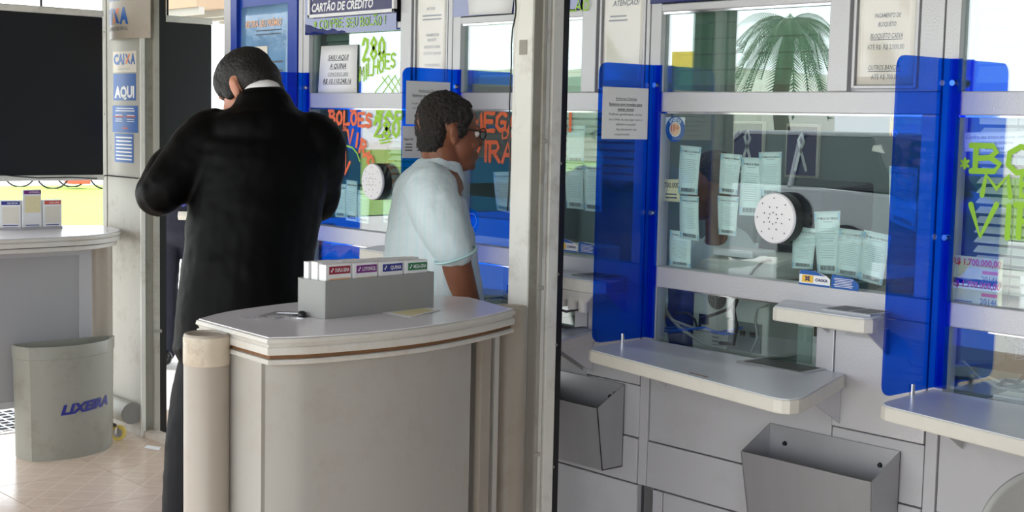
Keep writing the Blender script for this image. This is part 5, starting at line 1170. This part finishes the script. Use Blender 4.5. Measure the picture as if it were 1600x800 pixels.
def person_root(mb, voxel, m, label, loc, smooth=4):
    mb.v = [(p[0]-loc[0], p[1]-loc[1], p[2]-loc[2]) for p in mb.v]
    me = remesh(mb, voxel, smooth); o = link_mesh('person', me, m, None, 180, 0, loc)
    for a, d in SHOES:
        a = Vector((a[0], a[1], loc[2])); d = Vector((d[0], d[1], 0)).normalized(); s_ = Vector((d.y, -d.x, 0)); q = MB()
        q.limb([a-d*.062+UP*.050, a+d*.05+UP*.054, a+d*.15+UP*.036, a+d*.205+UP*.030], [(.044, .050), (.048, .054), (.051, .036), (.042, .030)], s_, 14)
        q.v = [(p[0], p[1], max(p[2], loc[2]+.002)) for p in q.v]; part('shoe', q, 'shoe_black', o, smooth=60)
    SHOES.clear(); return tag(o, label, 'person')
def wear(name, mb, voxel, m, parent, smooth=6, bump=0., bsize=.05):
    l = wloc(parent); mb.v = [(p[0]-l.x, p[1]-l.y, p[2]-l.z) for p in mb.v]
    return link_mesh(name, remesh(mb, voxel, smooth, bump, bsize), m, parent, 180)
class Head:
    def __init__(s, c, f, k=1.):
        s.c = Vector(c); s.f = Vector(f).normalized(); s.u = (UP-s.f*s.f.z).normalized(); s.r = s.f.cross(s.u).normalized(); s.k = k; s.ax = (s.r, s.f, s.u)
    def p(s, a, b, c): return s.c + (s.r*a + s.f*b + s.u*c)*s.k
    def e(s, m, c, r): m.ell(s.p(*c), tuple(q*s.k for q in r), s.ax, 22, 14); return m
    def skull(s, m):
        for c, r in (((0, -.008, .03), (.074, .096, .092)), ((0, .040, -.03), (.060, .056, .082)), ((0, .056, -.085), (.042, .042, .034)), ((0, .088, .018), (.046, .014, .012)), ((0, .098, -.005), (.011, .016, .026)), ((0, .109, -.026), (.016, .015, .013)),
                     ((0, .096, -.060), (.022, .012, .007)), ((0, .095, -.073), (.020, .012, .008)), ((.036, .070, -.032), (.022, .022, .022)), ((-.036, .070, -.032), (.022, .022, .022)), ((0, .088, -.100), (.018, .014, .014))): s.e(m, c, r)
        for q in (-1, 1): s.e(m, (q*.074, -.008, -.010), (.009, .016, .030)); s.e(m, (q*.080, -.014, .004), (.007, .014, .020)); s.e(m, (q*.078, -.004, -.030), (.006, .009, .012))
        return m
def hand(m, w, d, n, k=1., curl=.5, side=1):
    """palm at w pointing along d, n out of the back of the hand; five separate fingers"""
    w = Vector(w); d = Vector(d).normalized(); n = Vector(n); n = (n-d*n.dot(d)).normalized(); s_ = d.cross(n)*side
    m.limb([w, w+d*.05*k, w+d*.088*k], [(.026*k, .017*k), (.040*k, .016*k), (.041*k, .013*k)], s_, 14)
    for j, (o, L) in enumerate(((-.034, .064), (-.011, .078), (.012, .074), (.034, .058))):
        b = w+d*.090*k+s_*o*k; a1 = d*math.cos(curl)-n*math.sin(curl); a2 = d*math.cos(2.1*curl)-n*math.sin(2.1*curl)
        m.limb([b-d*.012*k, b+a1*L*.5*k, b+a1*L*.5*k+a2*L*.5*k], [.0088*k, .0080*k, .0065*k], s_, 10)
    b = w+d*.03*k-s_*.030*k; t = (d*.7-s_*.6-n*.35).normalized(); m.limb([b, b+t*.035*k, b+t*.035*k+(d*.85-n*.5).normalized()*.034*k], [.012*k, .0095*k, .0075*k], s_, 10)
    return m
SHOES = []
def shoe(m, a, d, L=.27):
    SHOES.append((tuple(a), tuple(d)))
    a = Vector(a); d = Vector(d).normalized(); s_ = Vector((d.y, -d.x, 0))
    m.limb([a-d*.06+UP*.045, a+d*.05+UP*.05, a+d*.15+UP*.032, a+d*.20+UP*.026], [(.036, .044), (.042, .046), (.045, .030), (.036, .024)], s_, 14); return m

# ---- man in the black suit, seen from behind
loc = (-3.4552, 2.0896, -0.0001)[:2] + (0,)
sv = vec(.88, .475, 0).normalized(); fw = vec(-.475, .88, 0)
hd = Head((-3.6369, 2.1784, 1.6354), vec(-.72, .46, -.52), .96)
b = MB(); hd.skull(b)
b.limb([hd.p(0, -.03, -.05), (-3.553, 2.173, 1.5706), (-3.5624, 2.1813, 1.4911)], [(.054, .056), (.056, .056), (.056, .05)], sv)
b.limb([(-3.5222, 2.1109, 0.8916), (-3.5314, 2.1242, 1.0576), (-3.5467, 2.1536, 1.2785), (-3.5556, 2.1797, 1.4263), (-3.5627, 2.1836, 1.5096)], [(.165, .12), (.15, .115), (.165, .12), (.165, .11), (.10, .08)], sv)
b.limb([(-3.6252, 2.0476, 1.4756), (-3.6505, 1.8913, 1.3223), (-3.7442, 1.9603, 1.3794), (-3.7982, 2.0136, 1.4372)], [.055, .042, .036, .028], UP)
hand(b, (-3.7988, 2.014, 1.4447), vec(.75, .35, .45), vec(-.5, -.4, .8), 1., .8, -1)
b.limb([(-3.4869, 2.324, 1.4697), (-3.6149, 2.397, 1.2955), (-3.7968, 2.3465, 1.3182)], [.055, .042, .03], UP)
hand(b, (-3.7996, 2.3436, 1.3202), vec(-.8, .2, .4), vec(.2, -.3, .9), 1., .9)
for x_, dd in ((345, 4.04), (428, 4.14)): pass
for hp, kn, an in (((-3.5478, 2.0357, 0.8856), (-3.5473, 1.9557, 0.5325), (-3.5459, 1.9428, 0.1122)), ((-3.504, 2.19, 0.8776), (-3.4707, 2.1759, 0.5148), (-3.4709, 2.1745, 0.082))):
    b.limb([hp, kn, an, (an[0], an[1], .05)], [.085, .06, .042, .04], sv); shoe(b, (an[0], an[1], 0), fw)
man1 = person_root(b, .0055, 'skin_tan', 'man in a black suit with bowed head, seen from behind the writing table', loc)
h = MB(); hd.e(h, (0, .002, .044), (.079, .108, .082)); hd.e(h, (0, -.048, .004), (.077, .062, .074)); hd.e(h, (0, -.062, -.045), (.060, .044, .046))
for q in (-1, 1): hd.e(h, (q*.067, .026, .004), (.012, .022, .034)); hd.e(h, (q*.052, .040, .035), (.026, .040, .044))
wear('hair', h, .005, 'hair_black', man1, 4, .003, .01)
c = MB(); c.limb([(-3.5577, 2.1823, 1.567), (-3.5614, 2.1823, 1.5965), (-3.564, 2.1817, 1.6131)], [(.080, .078), (.068, .068), (.062, .062)], sv, 24); wear('shirt_collar', c, .005, 'paper', man1, 3)
j = MB()
j.limb([(-3.5247, 2.1081, 0.8916), (-3.5353, 2.1119, 1.0021), (-3.5417, 2.1257, 1.1497), (-3.5491, 2.1508, 1.2784), (-3.5553, 2.1774, 1.4078), (-3.5576, 2.1849, 1.4782), (-3.5533, 2.182, 1.5301), (-3.5556, 2.1833, 1.5578), (-3.5572, 2.1841, 1.5763)], [(.215, .165), (.200, .155), (.192, .148), (.196, .148), (.198, .143), (.194, .132), (.172, .115), (.130, .098), (.092, .085)], sv, 28)
j.limb([(-3.626, 2.0646, 1.4941), (-3.63, 2.0255, 1.4644), (-3.6425, 1.955, 1.3873), (-3.6484, 1.8942, 1.326), (-3.7143, 1.9284, 1.344), (-3.7612, 1.9734, 1.3935), (-3.7931, 2.0026, 1.426)], [.088, .086, .076, .062, .058, .052, .043], UP, 20)
j.limb([(-3.5009, 2.2973, 1.4991), (-3.4922, 2.332, 1.4621), (-3.5433, 2.3671, 1.3691), (-3.6168, 2.3938, 1.2876), (-3.7744, 2.3559, 1.3133)], [.082, .080, .068, .060, .045], UP, 20)
wear('suit_jacket', j, .008, 'suit', man1, 5, .012, .09)
l = MB(); l.limb([(-3.5552, 2.183, 1.5523), (-3.5574, 2.1842, 1.5781), (-3.5585, 2.1848, 1.5911)], [(.108, .10), (.088, .084), (.078, .075)], sv, 24); wear('jacket_collar', l, .006, 'suit', man1, 3)
tr = MB()
tr.limb([(-3.5356, 2.1141, 1.0205), (-3.5203, 2.1078, 0.8547), (-3.5128, 2.1057, 0.7811)], [(.18, .14), (.185, .14), (.15, .12)], sv)
tr.limb([(-3.5486, 2.0361, 0.8948), (-3.5571, 1.9855, 0.7129), (-3.5478, 1.9499, 0.496), (-3.5528, 1.9425, 0.2711), (-3.5437, 1.9374, 0.0571)], [.105, .098, .088, .078, .07], sv); tr.limb([(-3.5048, 2.1904, 0.8869), (-3.4707, 2.1759, 0.5148), (-3.4661, 2.1719, 0.0256)], [.105, .088, .07], sv)
wear('trousers', tr, .008, 'trouser_dark', man1, 5, .010, .08)

# ---- older man in the pale shirt, in profile
loc = (-3.1834, 2.5494, 0.0117)[:2] + (0,)
f2_ = vec(.90, .42, 0).normalized(); rt_ = vec(.42, -.90, 0).normalized()
hd = Head((-3.2875, 2.6466, 1.5184), vec(.90, .42, -.06), .965)
b = MB(); hd.skull(b)
b.limb([hd.p(0, -.022, -.05), (-3.2905, 2.6292, 1.4195), (-3.2904, 2.6207, 1.3586)], [(.054, .057), (.057, .060), (.10, .07)], rt_)
b.limb([(-3.2619, 2.5797, 0.846), (-3.2765, 2.5876, 1.0167), (-3.2935, 2.5927, 1.1873), (-3.3032, 2.598, 1.3011), (-3.3013, 2.6097, 1.3678)], [(.15, .11), (.14, .115), (.16, .105), (.17, .085), (.13, .07)], rt_)
b.limb([(-3.1906, 2.5182, 1.3371), (-3.1143, 2.5358, 1.1761), (-3.1027, 2.5745, 1.0366), (-3.0998, 2.5999, 0.9792), (-3.1017, 2.6389, 0.8439)], [.052, .044, .042, .041, .028], rt_)
hand(b, (-3.1017, 2.6389, 0.8439), vec(.15, .1, -1), vec(.3, -.9, .1), 1., .35)
b.limb([(-3.4054, 2.7129, 1.3223), (-3.4024, 2.7348, 1.1331), (-3.3613, 2.7587, 0.9758), (-3.3129, 2.761, 0.8215)], [.052, .044, .04, .028], rt_)
hand(b, (-3.3129, 2.761, 0.8215), vec(.15, .05, -1), vec(.3, .9, .1), 1., .35, -1)
for hp, kn, an in (((-3.2125, 2.5311, 0.8576), (-3.1632, 2.5188, 0.4874), (-3.1406, 2.4939, 0.1337)), ((-3.3189, 2.6346, 0.8327), (-3.2732, 2.6312, 0.4466), (-3.2497, 2.6053, 0.0791))):
    b.limb([hp, kn, an, (an[0], an[1], .05)], [.08, .058, .042, .04], rt_); shoe(b, (an[0], an[1], 0), f2_)
man2 = person_root(b, .005, 'skin_dark', 'grey-haired man in glasses and a pale short-sleeved shirt, in profile', loc, 3)
h = MB(); hd.e(h, (0, -.014, .042), (.077, .090, .084)); hd.e(h, (0, -.050, .008), (.074, .050, .070)); hd.e(h, (0, -.054, -.035), (.062, .038, .042)); hd.e(h, (0, .040, .082), (.050, .028, .022)); hd.e(h, (0, -.058, .03), (.070, .046, .06))
for q in (-1, 1): hd.e(h, (q*.069, .016, .012), (.011, .022, .030)); hd.e(h, (q*.064, .02, .05), (.016, .034, .036))
wear('hair', h, .004, 'hair_grey', man2, 2, .012, .009)
gl = MB(); 
for q in (-1, 1):
    gl.tube([hd.p(q*.036+.024*math.cos(a), .104, .002+.017*math.sin(a)) for a in [2*math.pi*k/20 for k in range(21)]], .002, 6); gl.tube([hd.p(q*.079, -.01, .012), hd.p(q*.078, .05, .010), hd.p(q*.070, .096, .008), hd.p(q*.060, .104, .006)], .0022, 6)
gl.tube([hd.p(-.012, .106, .006), hd.p(0, .112, .008), hd.p(.012, .106, .006)], .002, 6)
g_ = part('glasses', gl, 'plastic_black', man2, smooth=180)
for q in (-1, 1): part('lens', MB().add([tuple(hd.p(q*.036+.023*math.cos(2*math.pi*k/20), .1045, .002+.016*math.sin(2*math.pi*k/20))) for k in range(20)], [tuple(range(20))]), 'lens', g_); part('eye', hd.e(MB(), (q*.032, .083, .0), (.012, .011, .010)), 'eye_white', man2, smooth=180)
s_ = MB()
s_.limb([(-3.2646, 2.5875, 0.922), (-3.2727, 2.5919, 1.0168), (-3.2829, 2.5912, 1.0926), (-3.2948, 2.5913, 1.1873), (-3.3046, 2.5924, 1.2725), (-3.3077, 2.5984, 1.339), (-3.2999, 2.6132, 1.3811), (-3.2917, 2.6256, 1.4042)], [(.195, .150), (.19, .143), (.185, .138), (.185, .125), (.19, .104), (.175, .09), (.125, .076), (.080, .066)], rt_, 28)
s_.limb([(-3.2211, 2.5324, 1.3594), (-3.1669, 2.5096, 1.3018), (-3.1198, 2.5206, 1.2185), (-3.1031, 2.5337, 1.179)], [.078, .080, .066, .058], f2_, 20)
s_.limb([(-3.3945, 2.6987, 1.3487), (-3.4204, 2.7313, 1.2516), (-3.411, 2.7415, 1.1421)], [.075, .07, .06], f2_, 20)
sh = wear('shirt', s_, .007, 'shirt_white', man2, 4, .012, .06)
c = MB(); c.limb([(-3.2822, 2.631, 1.3665), (-3.2882, 2.628, 1.3929), (-3.2941, 2.6248, 1.4174)], [(.068, .064), (.066, .065), (.062, .063)], rt_, 24); wear('shirt_collar', c, .005, 'shirt_white', man2, 2)
m = MB(); pts = [Vector((-3.1012, 2.5347, 1.1699))+(f2_*math.cos(a)*.060+Vector((rt_.x, rt_.y, 0))*math.sin(a)*.058+UP*(math.cos(a)*.022)) for a in [2*math.pi*k/24 for k in range(25)]]; m.tube(pts, .004, 6); part('sleeve_hem', m, 'shirt_seam', man2, smooth=180)
tr = MB(); tr.limb([(-3.2691, 2.5878, 0.9599), (-3.2578, 2.5816, 0.8271), (-3.2501, 2.5795, 0.7513)], [(.17, .135), (.175, .135), (.15, .11)], rt_); tr.limb([(-3.2125, 2.5311, 0.8576), (-3.1632, 2.5188, 0.4874), (-3.1366, 2.4918, 0.0872)], [.1, .08, .065], rt_); tr.limb([(-3.3189, 2.6346, 0.8327), (-3.2732, 2.6312, 0.4466), (-3.2456, 2.6031, 0.0308)], [.1, .08, .065], rt_)
wear('trousers', tr, .009, 'trouser_dark', man2, 5, .008, .08)

# ---- person beyond the column, in jeans
base = (-7.9115, 4.2542, -0.0071); bx0, by0 = base[0], base[1]
def q3(a, b_, z): return tuple(Vector((bx0, by0, 0))+E1*a+E2*b_+UP*z)
hd = Head(q3(0, .02, 1.56), vec(-.3, .9, -.1), .95); b = MB(); hd.skull(b); b.limb([hd.p(0, -.02, -.05), q3(0, 0, 1.40), q3(0, 0, 1.32)], [.05, .055, .08], E1)
b.limb([q3(0, 0, .92), q3(0, 0, 1.1), q3(0, 0, 1.3), q3(0, 0, 1.38)], [(.15, .1), (.14, .1), (.17, .1), (.1, .07)], E1)
for e in (-1, 1):
    b.limb([q3(e*.19, 0, 1.34), q3(e*.25, -.02, 1.08), q3(e*.20, .12, .92)], [.05, .04, .028], E1); hand(b, q3(e*.20, .12, .92), vec(-e*.3, .4, -.8), vec(e*.8, .2, .1), 1., .4, e)
    b.limb([q3(e*.09, 0, .90), q3(e*.09, .01, .48), q3(e*.09, -.02, .06)], [.075, .055, .04], E1); shoe(b, q3(e*.09, -.02, 0), vec(e*.2, .95, 0))
man3 = person_root(b, .009, 'skin_tan', 'person in dark jeans half hidden beyond the left column', (bx0, by0, 0))
s_ = MB(); s_.limb([q3(0, 0, .99), q3(0, 0, 1.15), q3(0, 0, 1.30), q3(0, 0, 1.40)], [(.18, .125), (.17, .12), (.185, .12), (.09, .08)], E1)
for e in (-1, 1): s_.limb([q3(e*.17, 0, 1.35), q3(e*.23, -.01, 1.16)], [.07, .06], E1)
wear('shirt', s_, .01, 'shirt_purple', man3); tr = MB(); tr.limb([q3(0, 0, 1.0), q3(0, 0, .84)], [(.175, .125), (.18, .13)], E1)
for e in (-1, 1): tr.limb([q3(e*.09, 0, .90), q3(e*.095, .01, .48), q3(e*.095, -.02, .07)], [.098, .078, .07], E1)
wear('jeans', tr, .01, 'jeans', man3, 5, .01, .06); h = MB(); hd.e(h, (0, -.018, .045), (.08, .095, .085)); hd.e(h, (0, -.055, .0), (.073, .05, .07)); wear('hair', h, .008, 'hair_black', man3)
m = MB().cyl(q3(.02, -.14, .94), q3(.15, -.13, .94), .026, .026, 4); part('belt_pouch', m, 'paper_aged', man3)

# ---- clerks behind the glass
def clerk(x, y, zh, lean, label, skin):
    loc = (x, y, .01); f_ = Vector((lean, -1, -.25)); hd = Head((x, y-.06, zh), f_, .95); S_ = Vector((1, 0, 0)); b = MB(); hd.skull(b)
    q = lambda a, b_, c: (x+a, y+b_, zh+c)
    b.limb([hd.p(0, -.02, -.05), q(0, -.01, -.17), q(0, .02, -.24)], [.048, .052, .08], S_)
    b.limb([q(0, .06, -.70), q(0, .05, -.5), q(0, .03, -.30), q(0, .02, -.2)], [(.15, .1), (.13, .1), (.16, .1), (.08, .07)], S_)
    for e in (-1, 1):
        b.limb([q(e*.18, .03, -.25), q(e*.22, -.02, -.48), q(e*.12, -.26, -.42)], [.048, .038, .026], UP); hand(b, q(e*.12, -.26, -.42), (-e*.3, -1, .0), (0, 0, 1), .95, .35, e)
        b.limb([q(e*.10, .05, -.72), q(e*.12, -.18, -.74)], [.08, .06], S_); b.limb([q(e*.12, -.18, -.74), q(e*.12, -.14, .10-zh)], [.055, .04], S_); shoe(b, q(e*.12, -.14, .01-zh), (0, -1, 0), .24)
    o = person_root(b, .009, skin, label, loc); s_ = MB()
    s_.limb([q(0, .06, -.72), q(0, .05, -.5), q(0, .03, -.30), q(0, .02, -.21), q(0, .01, -.18)], [(.18, .13), (.165, .125), (.19, .12), (.11, .09), (.07, .06)], S_)
    for e in (-1, 1): s_.limb([q(e*.16, .03, -.25), q(e*.215, -.01, -.44), q(e*.20, -.07, -.49), q(e*.15, -.20, -.44)], [.068, .058, .054, .042], UP)
    wear('blouse', s_, .01, 'shirt_white', o, 5, .01, .06); tr = MB(); tr.limb([q(0, .06, -.68), q(0, .06, -.76)], [(.17, .13), (.17, .12)], S_)
    for e in (-1, 1): tr.limb([q(e*.10, .05, -.73), q(e*.12, -.19, -.75), q(e*.12, -.15, .12-zh)], [.095, .08, .06], S_)
    wear('trousers', tr, .012, 'trouser_dark', o); h = MB(); hd.e(h, (0, -.018, .045), (.083, .097, .088)); hd.e(h, (0, -.055, -.02), (.078, .055, .09)); wear('hair', h, .008, 'hair_black', o, 3, .004, .01)
    st = thing('office_stool', 'black office stool under ' + label.split(' behind')[0], 'stool', (x, y+.06, .01))
    part('seat', MB().lathe((x, y+.06, zh-.91), [(.19, 0), (.20, .02), (.20, .05), (.18, .06)], 28), 'plastic_black', st, smooth=40); part('column', MB().cyl((x, y+.06, .05), (x, y+.06, zh-.91), .03, .03, 14), 'steel', st)
    for k in range(5): part('foot', MB().cyl((x, y+.06, .06), (x+.25*math.cos(k*1.257), y+.06+.25*math.sin(k*1.257), .03), .018, .014, 8), 'plastic_black', st)
c_ = (-3.3221, 3.96, 1.3391); clerk(c_[0], c_[1], c_[2], -.25, 'clerk in a white blouse behind the near receipts', 'skin_dark')
clerk(-4.80, 3.55, 1.45, .2, 'clerk in white mostly hidden behind the black suit', 'skin_tan')
